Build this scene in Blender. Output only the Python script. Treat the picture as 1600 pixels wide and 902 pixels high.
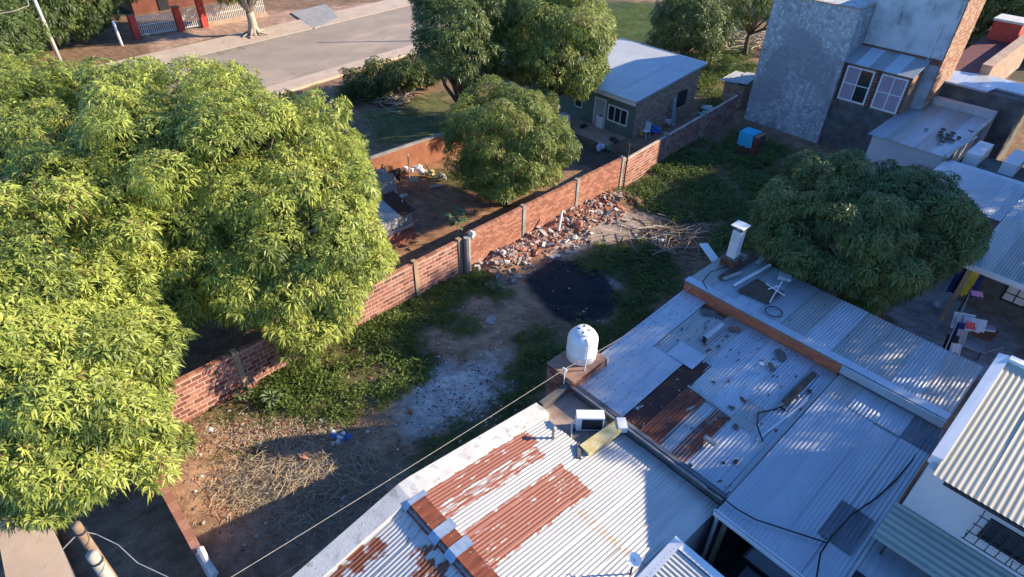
import bpy, math, random
import numpy as np
from mathutils import Matrix, Vector

for o in list(bpy.data.objects):
    bpy.data.objects.remove(o)
scene = bpy.context.scene
COL = scene.collection

# ------------------------------------------------------------------ camera
FL, CX, CY, H = 962.0, 800.0, 451.0, 17.0        # focal length in photo pixels, centre, drone height
PITCH, ROLL, YAW = (math.radians(a) for a in (37.62, 1.105, -46.585))
_f = np.array([math.sin(YAW)*math.cos(PITCH), math.cos(YAW)*math.cos(PITCH), -math.sin(PITCH)])
_r0 = np.array([math.cos(YAW), -math.sin(YAW), 0.0]); _u0 = np.cross(_r0, _f)
_r = math.cos(ROLL)*_r0 + math.sin(ROLL)*_u0
_u = -math.sin(ROLL)*_r0 + math.cos(ROLL)*_u0
cam_data = bpy.data.cameras.new('camera')
cam_data.sensor_width = 36.0
cam_data.lens = FL/1600.0*36.0
cam_data.clip_start = 0.1
cam_data.clip_end = 2000.0
cam = bpy.data.objects.new('camera', cam_data)
COL.objects.link(cam)
cam.matrix_world = Matrix(((_r[0], _u[0], -_f[0], 0), (_r[1], _u[1], -_f[1], 0), (_r[2], _u[2], -_f[2], H), (0, 0, 0, 1)))
scene.camera = cam

# ------------------------------------------------------------------ light
SUN_AZ = np.array([0.59, 0.807]); SUN_AZ /= np.linalg.norm(SUN_AZ)
SUN_EL = math.radians(22.5)
to_sun = Vector((SUN_AZ[0]*math.cos(SUN_EL), SUN_AZ[1]*math.cos(SUN_EL), math.sin(SUN_EL)))
world = bpy.data.worlds.new('World'); scene.world = world; world.use_nodes = True
wn = world.node_tree.nodes; wl = world.node_tree.links
sky = wn.new('ShaderNodeTexSky'); sky.sky_type = 'NISHITA'; sky.sun_disc = False
sky.sun_elevation = SUN_EL; sky.sun_rotation = math.atan2(SUN_AZ[0], SUN_AZ[1])
sky.air_density = 1.0; sky.dust_density = 0.1; sky.ozone_density = 5.0
wn['Background'].inputs['Strength'].default_value = 0.115
tint = wn.new('ShaderNodeMix'); tint.data_type = 'RGBA'; tint.blend_type = 'MULTIPLY'; tint.inputs[0].default_value = 1.0
tint.inputs[7].default_value = (0.78, 0.98, 1.24, 1)      # camera balanced for the warm low sun: skylight reads bluer everywhere
wl.new(sky.outputs['Color'], tint.inputs[6]); wl.new(tint.outputs[2], wn['Background'].inputs['Color'])
sun_data = bpy.data.lights.new('sun', 'SUN'); sun_data.energy = 5.0; sun_data.angle = math.radians(0.55)
sun_data.color = (1.0, 0.84, 0.60)
sun = bpy.data.objects.new('sun', sun_data); COL.objects.link(sun)
sun.location = (30, 40, 40)
sun.rotation_euler = to_sun.to_track_quat('Z', 'Y').to_euler()
scene.view_settings.view_transform = 'Standard'; scene.view_settings.look = 'None'
scene.view_settings.gamma = 1.0; scene.view_settings.exposure = 1.2
scene.view_settings.use_curve_mapping = False
scene.render.engine = 'CYCLES'

# ------------------------------------------------------------------ pixel -> place
def ray(x, y): return _r*(x-CX)/FL - _u*(y-CY)/FL + _f
def P(x, y, z=0.0):
    d = ray(x, y); t = (z-H)/d[2]; return np.array([d[0]*t, d[1]*t, z])
def PY(x, y, Y):
    d = ray(x, y); t = Y/d[1]; return np.array([d[0]*t, Y, H+d[2]*t])
def pix(p):
    q = np.atleast_2d(p) - np.array([0, 0, H]); w = q @ _f
    return np.stack([CX+FL*(q @ _r)/w, CY-FL*(q @ _u)/w], 1)
def in_poly(pts, poly):
    x, y = pts[:, 0], pts[:, 1]; ins = np.zeros(len(pts), bool); n = len(poly); j = n-1
    for i in range(n):
        xi, yi = poly[i]; xj, yj = poly[j]
        c = ((yi > y) != (yj > y)) & (x < (xj-xi)*(y-yi)/((yj-yi) or 1e-9)+xi)
        ins ^= c; j = i
    return ins

# ------------------------------------------------------------------ object helpers
WLOC = {}
def thing(name, label, cat, loc=(0, 0, 0), group=None):
    o = bpy.data.objects.new(name, None); COL.objects.link(o)
    o.empty_display_size = 0.3; o.location = loc; WLOC[o.name] = np.array(loc, float)
    tag(o, label, cat, group); return o
def tag(o, label, cat, group=None):
    o['label'] = label; o['category'] = cat
    if group: o['group'] = group
    return o
def structure(o): o['kind'] = 'structure'; return o
def stuff(o, label=None, cat=None):
    o['kind'] = 'stuff'
    if label: o['label'] = label; o['category'] = cat
    return o
def link(name, me, parent=None, wloc=(0, 0, 0), rot=None):
    o = bpy.data.objects.new(name, me); COL.objects.link(o)
    w = np.array(wloc, float); WLOC[o.name] = w
    if parent is not None:
        o.parent = parent; o.location = w - WLOC[parent.name]
    else: o.location = w
    if rot: o.rotation_euler = rot
    return o

class MB:
    def __init__(s): s.v = []; s.f = []; s.m = []
    def add(s, vs, fs, mi=0):
        n = len(s.v); s.v += [tuple(map(float, q)) for q in vs]
        s.f += [tuple(i+n for i in f) for f in fs]; s.m += [mi]*len(fs); return s
    def box(s, x0, x1, y0, y1, z0, z1, mi=0):
        return s.add([(x0, y0, z0), (x1, y0, z0), (x1, y1, z0), (x0, y1, z0), (x0, y0, z1), (x1, y0, z1), (x1, y1, z1), (x0, y1, z1)],
                     [(0, 3, 2, 1), (4, 5, 6, 7), (0, 1, 5, 4), (1, 2, 6, 5), (2, 3, 7, 6), (3, 0, 4, 7)], mi)
    def obox(s, c, a, b, n, mi=0):                     # centre and three half vectors
        c, a, b, n = (np.array(q, float) for q in (c, a, b, n))
        vs = [c+sa*a+sb*b+sn*n for sn in (-1, 1) for sa, sb in ((-1, -1), (1, -1), (1, 1), (-1, 1))]
        return s.add(vs, [(0, 3, 2, 1), (4, 5, 6, 7), (0, 1, 5, 4), (1, 2, 6, 5), (2, 3, 7, 6), (3, 0, 4, 7)], mi)
    def beam(s, p, q, w, h, mi=0):                     # box beam from p to q
        p, q = np.array(p, float), np.array(q, float); d = q-p; L = np.linalg.norm(d); d = d/L
        up = np.array([0, 0, 1.0]) if abs(d[2]) < .95 else np.array([1.0, 0, 0])
        a = np.cross(d, up); a /= np.linalg.norm(a); b = np.cross(a, d)
        return s.obox((p+q)/2, d*L/2, a*w/2, b*h/2, mi)
    def tube(s, pts, r, seg=8, mi=0, cap=True):
        pts = [np.array(p, float) for p in pts]; rs = r if hasattr(r, '__len__') else [r]*len(pts); n0 = len(s.v); vs = []
        for i, p in enumerate(pts):
            d = pts[min(i+1, len(pts)-1)]-pts[max(i-1, 0)]; d = d/(np.linalg.norm(d)+1e-9)
            up = np.array([0, 0, 1.0]) if abs(d[2]) < .9 else np.array([1.0, 0, 0])
            a = np.cross(d, up); a /= np.linalg.norm(a); b = np.cross(d, a)
            for k in range(seg):
                t = 2*math.pi*k/seg; vs.append(p+rs[i]*(math.cos(t)*a+math.sin(t)*b))
        fs = [(i*seg+k, i*seg+(k+1) % seg, (i+1)*seg+(k+1) % seg, (i+1)*seg+k) for i in range(len(pts)-1) for k in range(seg)]
        if cap: fs += [tuple(range(seg-1, -1, -1)), tuple((len(pts)-1)*seg+k for k in range(seg))]
        return s.add(vs, fs, mi)
    def lathe(s, c, prof, seg=24, mi=0):               # prof: (radius, z)
        c = np.array(c, float); vs = [c+(r*math.cos(2*math.pi*k/seg), r*math.sin(2*math.pi*k/seg), z) for r, z in prof for k in range(seg)]
        fs = [(i*seg+k, i*seg+(k+1) % seg, (i+1)*seg+(k+1) % seg, (i+1)*seg+k) for i in range(len(prof)-1) for k in range(seg)]
        fs += [tuple(range(seg-1, -1, -1)), tuple((len(prof)-1)*seg+k for k in range(seg))]
        return s.add(vs, fs, mi)
    def prism(s, poly, z0, z1, mi=0):
        n = len(poly); zz0 = z0 if hasattr(z0, '__len__') else [z0]*n; zz1 = z1 if hasattr(z1, '__len__') else [z1]*n
        vs = [(p[0], p[1], zz0[i]) for i, p in enumerate(poly)]+[(p[0], p[1], zz1[i]) for i, p in enumerate(poly)]
        return s.add(vs, [tuple(range(n-1, -1, -1)), tuple(range(n, 2*n))]+[(i, (i+1) % n, n+(i+1) % n, n+i) for i in range(n)], mi)
    def lump(s, c, r, rng, sq=(1, 1, 1), mi=0):        # uneven stone-like lump (20 faces)
        t = (1+5**.5)/2
        ico = np.array([(-1, t, 0), (1, t, 0), (-1, -t, 0), (1, -t, 0), (0, -1, t), (0, 1, t), (0, -1, -t), (0, 1, -t), (t, 0, -1), (t, 0, 1), (-t, 0, -1), (-t, 0, 1)])/1.9
        fs = [(0, 11, 5), (0, 5, 1), (0, 1, 7), (0, 7, 10), (0, 10, 11), (1, 5, 9), (5, 11, 4), (11, 10, 2), (10, 7, 6), (7, 1, 8), (3, 9, 4), (3, 4, 2), (3, 2, 6), (3, 6, 8), (3, 8, 9), (4, 9, 5), (2, 4, 11), (6, 2, 10), (8, 6, 7), (9, 8, 1)]
        a = rng.uniform(0, 6.28); R = np.array([[math.cos(a), -math.sin(a), 0], [math.sin(a), math.cos(a), 0], [0, 0, 1]])
        v = ico*(np.array([rng.uniform(.72, 1.2) for _ in range(12)])[:, None])*r*np.array(sq)
        return s.add(v @ R.T+np.array(c), fs, mi)
    def mesh(s, name, mat, smooth=False):
        me = bpy.data.meshes.new(name); me.from_pydata(s.v, [], s.f)
        for m in (mat if isinstance(mat, (list, tuple)) else [mat]): me.materials.append(m)
        if any(s.m): me.polygons.foreach_set('material_index', s.m)
        if smooth: me.polygons.foreach_set('use_smooth', [True]*len(s.f))
        me.update(); return me
    def build(s, name, mat, parent=None, smooth=False):
        return link(name, s.mesh(name, mat, smooth), parent)

def fast_mesh(name, V, F, mat, attr=None):             # numpy verts (n,3), tris/quads (m,k)
    me = bpy.data.meshes.new(name); k = F.shape[1]
    me.vertices.add(len(V)); me.vertices.foreach_set('co', np.ascontiguousarray(V, np.float32).ravel())
    me.loops.add(F.size); me.loops.foreach_set('vertex_index', np.ascontiguousarray(F, np.int32).ravel())
    me.polygons.add(len(F)); me.polygons.foreach_set('loop_start', np.arange(0, F.size, k, dtype=np.int32))
    me.polygons.foreach_set('loop_total', np.full(len(F), k, np.int32))
    for m in (mat if isinstance(mat, (list, tuple)) else [mat]): me.materials.append(m)
    if attr:
        for an, (ty, data) in attr.items():
            a = me.attributes.new(an, ty, 'POINT')
            a.data.foreach_set('color' if 'COLOR' in ty else 'value', np.ascontiguousarray(data, np.float32).ravel())
    me.update(calc_edges=True); me.validate(); return me

# ------------------------------------------------------------------ materials
def N(nt, t, **kw):
    n = nt.nodes.new(t)
    for k, v in kw.items(): setattr(n, k, v)
    return n
def _math(nt, op, a, b=None, clamp=False):
    n = N(nt, 'ShaderNodeMath', operation=op, use_clamp=clamp)
    for i, q in enumerate((a, b)):
        if q is None: continue
        if isinstance(q, (int, float)): n.inputs[i].default_value = q
        else: nt.links.new(q, n.inputs[i])
    return n.outputs[0]
def _noise(nt, vec, scale, detail=5, rough=.6, stretch=None, off=0.0):
    if stretch or off:
        mp = N(nt, 'ShaderNodeMapping'); nt.links.new(vec, mp.inputs[0])
        if stretch: mp.inputs['Scale'].default_value = stretch
        mp.inputs['Location'].default_value = (off, off*.7, off*.3); vec = mp.outputs[0]
    n = N(nt, 'ShaderNodeTexNoise'); nt.links.new(vec, n.inputs['Vector'])
    n.inputs['Scale'].default_value = scale; n.inputs['Detail'].default_value = detail; n.inputs['Roughness'].default_value = rough
    return n.outputs[0]
def _mix(nt, fac, a, b):
    n = N(nt, 'ShaderNodeMix', data_type='RGBA'); 
    if isinstance(fac, (int, float)): n.inputs[0].default_value = fac
    else: nt.links.new(fac, n.inputs[0])
    for i, q in ((6, a), (7, b)):
        if isinstance(q, tuple): n.inputs[i].default_value = (*q, 1)
        else: nt.links.new(q, n.inputs[i])
    return n.outputs[2]
def _band(nt, v, lo, hi):
    n = N(nt, 'ShaderNodeMapRange', interpolation_type='SMOOTHSTEP'); nt.links.new(v, n.inputs[0])
    n.inputs[1].default_value = lo; n.inputs[2].default_value = hi; return n.outputs[0]
MATS = {}
def pm(name, cols, scale=2.0, rough=.8, metal=0.0, bump=0.0, bscale=30.0, spec=.3, stretch=None, layers=(), detail=6):
    """Procedural paint/metal/masonry: noise between colours, then worn layers.
    layer: dict(col, scale, lo, hi, stretch, rect=(x0,x1,y0,y1), ragged, metal, rough)"""
    m = bpy.data.materials.new(name); m.use_nodes = True; nt = m.node_tree
    b = nt.nodes['Principled BSDF']; geo = N(nt, 'ShaderNodeNewGeometry'); pos = geo.outputs['Position']
    off = (sum(ord(c)*(i+1) for i, c in enumerate(name)) % 97)*.37
    f = _noise(nt, pos, scale, detail, stretch=stretch, off=off)
    rp = N(nt, 'ShaderNodeValToRGB'); nt.links.new(f, rp.inputs[0]); e = rp.color_ramp.elements
    n = len(cols)
    for i, c in enumerate(cols):
        t = .32+.36*(i/(max(n-1, 1)))
        el = e[i] if i < 2 and i < len(e) else e.new(t)
        el.position = t; el.color = (*c, 1)
    if n == 1: e.remove(e[1])
    col = rp.outputs[0]; mt = None; rg = None
    for k, L in enumerate(layers):
        nz = _noise(nt, pos, L.get('scale', 3), 7, .65, L.get('stretch'), off+3.3*(k+1))
        fac = _band(nt, nz, L['lo'], L['hi'])
        if 'rect' in L:
            x0, x1, y0, y1 = L['rect']; sx = N(nt, 'ShaderNodeSeparateXYZ'); nt.links.new(pos, sx.inputs[0])
            X, Y = sx.outputs[0], sx.outputs[1]
            d = _math(nt, 'MINIMUM', _math(nt, 'MINIMUM', _math(nt, 'SUBTRACT', X, x0), _math(nt, 'SUBTRACT', x1, X)),
                      _math(nt, 'MINIMUM', _math(nt, 'SUBTRACT', Y, y0), _math(nt, 'SUBTRACT', y1, Y)))
            rn = _noise(nt, pos, 6, 6, .7, (1, .5, 1), off+9)
            d = _math(nt, 'ADD', d, _math(nt, 'MULTIPLY', _math(nt, 'SUBTRACT', rn, .5), L.get('ragged', .2)))
            fac = _math(nt, 'MULTIPLY', fac, _band(nt, d, 0, .02))
        if 'amt' in L: fac = _math(nt, 'MULTIPLY', fac, L['amt'])
        col = _mix(nt, fac, col, L['col'])
        if metal: mt = _math(nt, 'MULTIPLY', mt if mt is not None else metal, _math(nt, 'SUBTRACT', 1.0, fac))
    nt.links.new(col, b.inputs['Base Color']); b.inputs['Roughness'].default_value = rough
    b.inputs['Specular IOR Level'].default_value = spec
    if mt is not None: nt.links.new(mt, b.inputs['Metallic'])
    else: b.inputs['Metallic'].default_value = metal
    if bump:
        bn = _noise(nt, pos, bscale, 6, .7); bp = N(nt, 'ShaderNodeBump'); bp.inputs['Strength'].default_value = bump
        bp.inputs['Distance'].default_value = .03; nt.links.new(bn, bp.inputs['Height']); nt.links.new(bp.outputs[0], b.inputs['Normal'])
    MATS[name] = m; return m
def attr_mat(name, rough=.9, bump=.5, bscale=14, grain=.35, gscale=20):
    m = bpy.data.materials.new(name); m.use_nodes = True; nt = m.node_tree; b = nt.nodes['Principled BSDF']
    at = N(nt, 'ShaderNodeAttribute', attribute_name='col'); pos = N(nt, 'ShaderNodeNewGeometry').outputs['Position']
    n1 = _noise(nt, pos, gscale, 8, .75); n2 = _noise(nt, pos, 2.1, 5, .6, off=5)
    g = _math(nt, 'ADD', _math(nt, 'MULTIPLY', _math(nt, 'SUBTRACT', n1, .5), grain*2.6), _math(nt, 'MULTIPLY', _math(nt, 'SUBTRACT', n2, .5), grain*1.4))
    g = _math(nt, 'ADD', g, 1.0)
    mx = N(nt, 'ShaderNodeVectorMath', operation='SCALE'); nt.links.new(at.outputs['Color'], mx.inputs[0]); nt.links.new(g, mx.inputs['Scale'])
    nt.links.new(mx.outputs[0], b.inputs['Base Color']); b.inputs['Roughness'].default_value = rough; b.inputs['Specular IOR Level'].default_value = .15
    bp = N(nt, 'ShaderNodeBump'); bp.inputs['Strength'].default_value = bump; bp.inputs['Distance'].default_value = .06
    nt.links.new(_noise(nt, pos, bscale, 8, .75), bp.inputs['Height']); nt.links.new(bp.outputs[0], b.inputs['Normal'])
    return m
def leaf_mat(name, c_old, c_new, trans=.3, rough=.45):
    m = bpy.data.materials.new(name); m.use_nodes = True; nt = m.node_tree; b = nt.nodes['Principled BSDF']
    at = N(nt, 'ShaderNodeAttribute', attribute_name='tint')
    rp = N(nt, 'ShaderNodeValToRGB'); nt.links.new(at.outputs['Fac'], rp.inputs[0])
    e = rp.color_ramp.elements; e[0].position = .1; e[0].color = (*c_old, 1); e[1].position = .85; e[1].color = (*c_new, 1)
    el = e.new(.985); el.color = (.20, .13, .06, 1)       # a few reddish young shoots
    el = e.new(.93); el.color = (*c_new, 1)
    nt.links.new(rp.outputs[0], b.inputs['Base Color']); b.inputs['Roughness'].default_value = rough; b.inputs['Specular IOR Level'].default_value = .35
    tr = N(nt, 'ShaderNodeBsdfTranslucent'); hs = N(nt, 'ShaderNodeHueSaturation'); nt.links.new(rp.outputs[0], hs.inputs['Color'])
    hs.inputs['Value'].default_value = 1.5; nt.links.new(hs.outputs[0], tr.inputs['Color'])
    mx = N(nt, 'ShaderNodeMixShader'); mx.inputs[0].default_value = trans
    nt.links.new(b.outputs[0], mx.inputs[1]); nt.links.new(tr.outputs[0], mx.inputs[2])
    nt.links.new(mx.outputs[0], nt.nodes['Material Output'].inputs['Surface']); return m
# ------------------------------------------------------------------ palette
RUST = (.20, .055, .028); RUST_D = (.095, .035, .024)
m_galv = pm('galvanised_old', [(.30, .295, .285), (.42, .41, .395)], 1.2, .42, .35, .08, 60, stretch=(3, .4, 1),
            layers=[dict(col=(.10, .075, .065), scale=4, lo=.62, hi=.68, stretch=(2.5, .5, 1), amt=.8), dict(col=(.36, .20, .10), scale=5, lo=.58, hi=.72, stretch=(3, .25, 1), amt=.6)])
m_galv_w = pm('galvanised_bright', [(.42, .41, .39), (.54, .53, .50)], 1.5, .4, .3, .06, 60, stretch=(3, .4, 1),
              layers=[dict(col=(.46, .27, .13), scale=7, lo=.60, hi=.75, stretch=(4, .18, 1), amt=.55)])
m_galv_rust = pm('galvanised_rusting', [(.50, .48, .45), (.60, .58, .54)], 1.5, .5, .3, .1, 50, stretch=(3, .4, 1),
                 layers=[dict(col=(.22, .075, .04), scale=1.5, lo=.545, hi=.58, stretch=(1, .6, 1)), dict(col=(.20, .07, .04), scale=6, lo=.60, hi=.66, stretch=(5, .35, 1))])
m_near = pm('near_roof_zinc', [(.44, .42, .39), (.56, .53, .49)], 1.3, .45, .2, .06, 60, stretch=(3, .4, 1),
            layers=[dict(col=(.46, .22, .10), scale=5, lo=.40, hi=.62, stretch=(3, 1, 1), rect=(-5.2, -2.9, 7.2, 7.5), ragged=.25, amt=.7), dict(col=(.50, .30, .15), scale=7, lo=.60, hi=.78, stretch=(4, .18, 1), amt=.5),
                    dict(col=(.28, .11, .075), scale=4, lo=.36, hi=.40, stretch=(2.2, .5, 1), rect=(-7.98, -7.38, 4.3, 8.2), ragged=.4),
                    dict(col=(.28, .11, .075), scale=5, lo=.46, hi=.50, stretch=(3, .4, 1), rect=(-7.4, -6.95, 4.3, 8.0), ragged=.3),
                    dict(col=(.28, .11, .075), scale=4, lo=.37, hi=.41, stretch=(2.2, .5, 1), rect=(-6.5, -5.35, 4.3, 8.1), ragged=.4)])
m_rust = pm('rust_sheet', [RUST_D, RUST, (.26, .085, .045)], 2.5, .75, 0, .15, 40, stretch=(3, .5, 1),
            layers=[dict(col=(.46, .45, .45), scale=4, lo=.62, hi=.66, stretch=(2, .6, 1))])
m_rust_d = pm('dark_rust_sheet', [(.055, .026, .02), (.10, .038, .026)], 2.5, .8, 0, .15, 40,
              layers=[dict(col=(.48, .48, .50), scale=3.2, lo=.62, hi=.64)])
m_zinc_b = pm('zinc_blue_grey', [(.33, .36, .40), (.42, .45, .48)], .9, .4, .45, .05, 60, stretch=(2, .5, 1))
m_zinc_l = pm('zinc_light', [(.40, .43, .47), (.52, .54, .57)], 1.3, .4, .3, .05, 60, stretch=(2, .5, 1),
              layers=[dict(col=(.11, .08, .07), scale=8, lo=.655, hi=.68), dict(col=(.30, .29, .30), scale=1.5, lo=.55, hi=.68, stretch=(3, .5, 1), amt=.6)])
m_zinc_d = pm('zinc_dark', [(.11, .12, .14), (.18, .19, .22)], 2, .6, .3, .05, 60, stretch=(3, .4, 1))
m_cream = pm('cream_painted_sheet', [(.42, .385, .295), (.50, .465, .37)], .8, .55, 0, .04, 60, stretch=(2, .4, 1),
             layers=[dict(col=(.40, .34, .24), scale=3, lo=.60, hi=.8, stretch=(5, .2, 1), amt=.5)])
m_whitecem = pm('whitewashed_cement', [(.46, .45, .43), (.62, .60, .57)], 2.2, .85, 0, .4, 25,
                layers=[dict(col=(.24, .23, .22), scale=3, lo=.54, hi=.70, amt=.75), dict(col=(.14, .13, .12), scale=14, lo=.62, hi=.68, amt=.6)])
m_cement = pm('grey_cement', [(.22, .21, .20), (.36, .34, .32)], 1.8, .9, 0, .5, 22)
m_cement_d = pm('dark_cement', [(.085, .08, .078), (.17, .16, .15)], 2, .9, 0, .4, 22)
m_slab = pm('pinkish_slab', [(.30, .20, .15), (.44, .33, .26)], 2.5, .9, 0, .3, 25)
m_plaster = pm('blotched_render', [(.26, .26, .27), (.38, .38, .39), (.50, .50, .50)], 2.6, .95, 0, .8, 9, detail=12,
               layers=[dict(col=(.70, .69, .67), scale=4.5, lo=.52, hi=.60, amt=.75), dict(col=(.27, .27, .285), scale=.35, lo=.47, hi=.60, amt=.75), dict(col=(.12, .12, .125), scale=1.4, lo=.60, hi=.74, stretch=(1, 1, .4), amt=.6)])
m_upper = pm('stained_pale_render', [(.30, .31, .34), (.52, .53, .55), (.64, .64, .65)], .8, .95, 0, .4, 12, detail=9,
             layers=[dict(col=(.11, .10, .11), scale=1.1, lo=.57, hi=.70, stretch=(1, 1, .45), amt=.7)])
m_white = pm('white_paint', [(.68, .68, .67), (.78, .78, .77)], 1.5, .6, 0, .08, 30)
m_whitewall = pm('white_house_wall', [(.50, .49, .50), (.60, .59, .59)], .7, .85, 0, .15, 20,
                 layers=[dict(col=(.30, .26, .22), scale=1.2, lo=.60, hi=.78, amt=.5)])
m_mortar = pm('pale_mortar', [(.40, .31, .255), (.56, .46, .39)], 5, .95, 0, .5, 40)
m_mortar_r = pm('earth_mortar', [(.28, .16, .11), (.38, .23, .165)], 4, .95, 0, .5, 40)
m_br = [pm('block_%d' % i, c, 7, .9, 0, .3, 60) for i, c in enumerate((
    [(.24, .085, .062), (.32, .125, .095)], [(.29, .115, .085), (.37, .16, .12)], [(.15, .055, .045), (.22, .08, .062)], [(.32, .145, .11), (.40, .20, .155)]))]
m_rb = [pm('red_brick_%d' % i, c, 9, .9, 0, .3, 60) for i, c in enumerate((
    [(.30, .125, .08), (.38, .17, .115)], [(.36, .165, .11), (.45, .22, .155)], [(.23, .095, .065), (.30, .125, .09)]))]
m_db = [pm('dark_brick_%d' % i, c, 9, .9, 0, .3, 60) for i, c in enumerate((
    [(.12, .05, .035), (.19, .075, .05)], [(.17, .07, .045), (.24, .10, .065)], [(.08, .045, .035), (.13, .06, .045)]))]
m_hb = [pm('house_brick_%d' % i, c, 9, .9, 0, .3, 60) for i, c in enumerate((
    [(.36, .22, .15), (.46, .29, .21)], [(.29, .17, .12), (.38, .24, .17)], [(.42, .28, .20), (.50, .35, .26)]))]
m_wood = pm('weathered_wood', [(.30, .21, .13), (.44, .33, .22)], 4, .85, 0, .3, 40, stretch=(1, 1, .2))
m_wood_d = pm('dark_wood', [(.07, .05, .035), (.13, .09, .065)], 4, .85, 0, .3, 40)
m_wood_g = pm('grey_wood', [(.30, .27, .23), (.42, .38, .33)], 5, .85, 0, .3, 40)
m_bark = pm('mango_bark', [(.085, .065, .05), (.17, .135, .105)], 3, .95, 0, .8, 14)
m_bark_l = pm('pale_bark', [(.32, .26, .19), (.48, .40, .31)], 3, .95, 0, .8, 10)
m_black = pm('black_cable', [(.012, .012, .013), (.02, .02, .02)], 3, .6)
m_dark = pm('dark_void', [(.018, .018, .02), (.03, .03, .032)], 1, .9)
m_plastic_w = pm('white_plastic', [(.66, .67, .67), (.74, .75, .74)], 1.5, .4, 0, .03, 20, spec=.5,
                 layers=[dict(col=(.40, .36, .30), scale=2.2, lo=.60, hi=.80, stretch=(1, 1, .4), amt=.3)])
m_pvc = pm('pvc_white', [(.66, .66, .64), (.75, .75, .73)], 2, .4, spec=.5)
m_blue_p = pm('blue_plastic', [(.03, .09, .30), (.06, .16, .45)], 3, .5)
m_cyan = pm('turquoise_cloth', [(.03, .36, .56), (.05, .48, .70)], 4, .9)
m_red_p = pm('red_paint', [(.36, .045, .035), (.48, .075, .055)], 2, .75, 0, .15, 20)
m_green_w = pm('green_render', [(.10, .145, .12), (.16, .215, .18)], 1.1, .9, 0, .3, 15)
m_glass = pm('dark_glass', [(.02, .022, .026), (.035, .04, .045)], 1, .08, spec=.6)
m_iron = pm('dark_iron', [(.03, .032, .036), (.06, .062, .066)], 5, .6, .3)
m_barw = pm('pale_fence_bars', [(.50, .49, .47), (.64, .63, .60)], 5, .6)
m_yellow = pm('yellowed_foam', [(.46, .36, .15), (.62, .54, .30)], 4, .9, 0, .4, 30)
m_curtain = pm('mauve_curtain', [(.30, .22, .28), (.44, .34, .40)], 3, .9, stretch=(6, 6, .3))
m_tar = pm('bitumen_patch', [(.015, .015, .018), (.03, .03, .034)], 6, .8, 0, .5, 40)
m_tape = pm('blue_silver_tape', [(.24, .33, .46), (.40, .47, .55)], 6, .35, .3)
m_earthwall = pm('red_earth_wall', [(.24, .095, .055), (.34, .15, .09)], 1.6, .95, 0, .5, 14)

# ------------------------------------------------------------------ ground (one sheet to the horizon)
rs = np.random.RandomState(3)
_NG = [rs.rand(64, 64) for _ in range(4)]
def vnoise(x, y, s, k=0):
    g = _NG[k]; x = x/s; y = y/s; xi = np.floor(x).astype(int); yi = np.floor(y).astype(int)
    fx = x-xi; fy = y-yi; fx = fx*fx*(3-2*fx); fy = fy*fy*(3-2*fy); a = lambda i, j: g[(xi+i) % 64, (yi+j) % 64]
    return (a(0, 0)*(1-fx)+a(1, 0)*fx)*(1-fy)+(a(0, 1)*(1-fx)+a(1, 1)*fx)*fy
def fbm(x, y, s, k=0): return vnoise(x, y, s, k)*.5+vnoise(x+9, y+4, s*.47, (k+1) % 4)*.3+vnoise(x+3, y+17, s*.21, (k+2) % 4)*.2
def wpoly(px, z=0): return [tuple(P(x, y, z)[:2]) for x, y in px]
def soft_poly(X, Y, poly, edge):
    """1 inside, falling to 0 within edge metres outside, with an uneven rim"""
    pts = np.stack([X.ravel(), Y.ravel()], 1); ins = in_poly(pts, poly); d = np.full(len(pts), 1e9)
    for i in range(len(poly)):
        a = np.array(poly[i-1]); b = np.array(poly[i]); ab = b-a; t = np.clip(((pts-a) @ ab)/(ab @ ab+1e-9), 0, 1)
        d = np.minimum(d, np.linalg.norm(pts-(a+t[:, None]*ab), axis=1))
    s = np.where(ins, d, -d)+(fbm(pts[:, 0], pts[:, 1], 1.3, 1)-.5)*edge*3+(fbm(pts[:, 0], pts[:, 1], .45, 3)-.5)*edge*1.6
    return np.clip(s/edge*.5+.5, 0, 1).reshape(X.shape)
GRASS_PX = [  # weeds: outline in the photograph, density, height (m)
    ([(385, 618), (560, 500), (640, 458), (735, 432), (770, 445), (700, 480), (640, 520), (690, 560), (650, 610), (600, 640), (480, 650), (420, 640)], 1.0, .26),
    ([(300, 655), (400, 610), (470, 640), (560, 655), (540, 672), (430, 668), (330, 672)], .45, .14),
    ([(690, 495), (740, 500), (750, 525), (700, 530)], .8, .2),
    ([(800, 530), (860, 515), (880, 560), (850, 610), (790, 640), (780, 600), (815, 560)], .9, .25),
    ([(960, 300), (1010, 260), (1060, 235), (1160, 205), (1250, 235), (1200, 330), (1180, 400), (1090, 400), (1120, 350), (1040, 345), (1000, 330)], 1.0, .38),
    ([(950, 395), (1010, 380), (1050, 420), (1060, 450), (980, 520), (930, 545), (900, 520), (960, 490), (985, 450), (930, 420)], .9, .28),
    ([(890, 405), (945, 385), (960, 430), (920, 440)], .6, .2),
    ([(630, 700), (700, 670), (760, 640), (820, 610), (840, 630), (740, 690), (640, 740)], .6, .2),
    ([(335, 715), (400, 698), (440, 700), (400, 725)], .6, .14),
    ([(735, 415), (770, 440), (800, 470), (745, 455)], .7, .3),
    ([(555, 180), (700, 140), (720, 200), (690, 215), (600, 230)], .9, .08),
    ([(660, 275), (700, 265), (760, 290), (700, 300)], .7, .22),
    ([(940, 20), (1010, 5), (1060, 40), (960, 65)], .9, .08),
    ([(260, 80), (330, 60), (385, 50), (385, 75), (300, 100)], .9, .12),
    ([(1000, 95), (1080, 90), (1170, 70), (1190, 160), (1100, 178), (1080, 120)], .9, .3),
]
GX = np.concatenate([np.arange(-76, -24, .5), np.arange(-24, -2, .16), np.arange(-2, 12.1, .5)])
GY = np.concatenate([np.arange(-10, 0, .4), np.arange(0, 28, .16), np.arange(28, 66.1, .5)])
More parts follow.
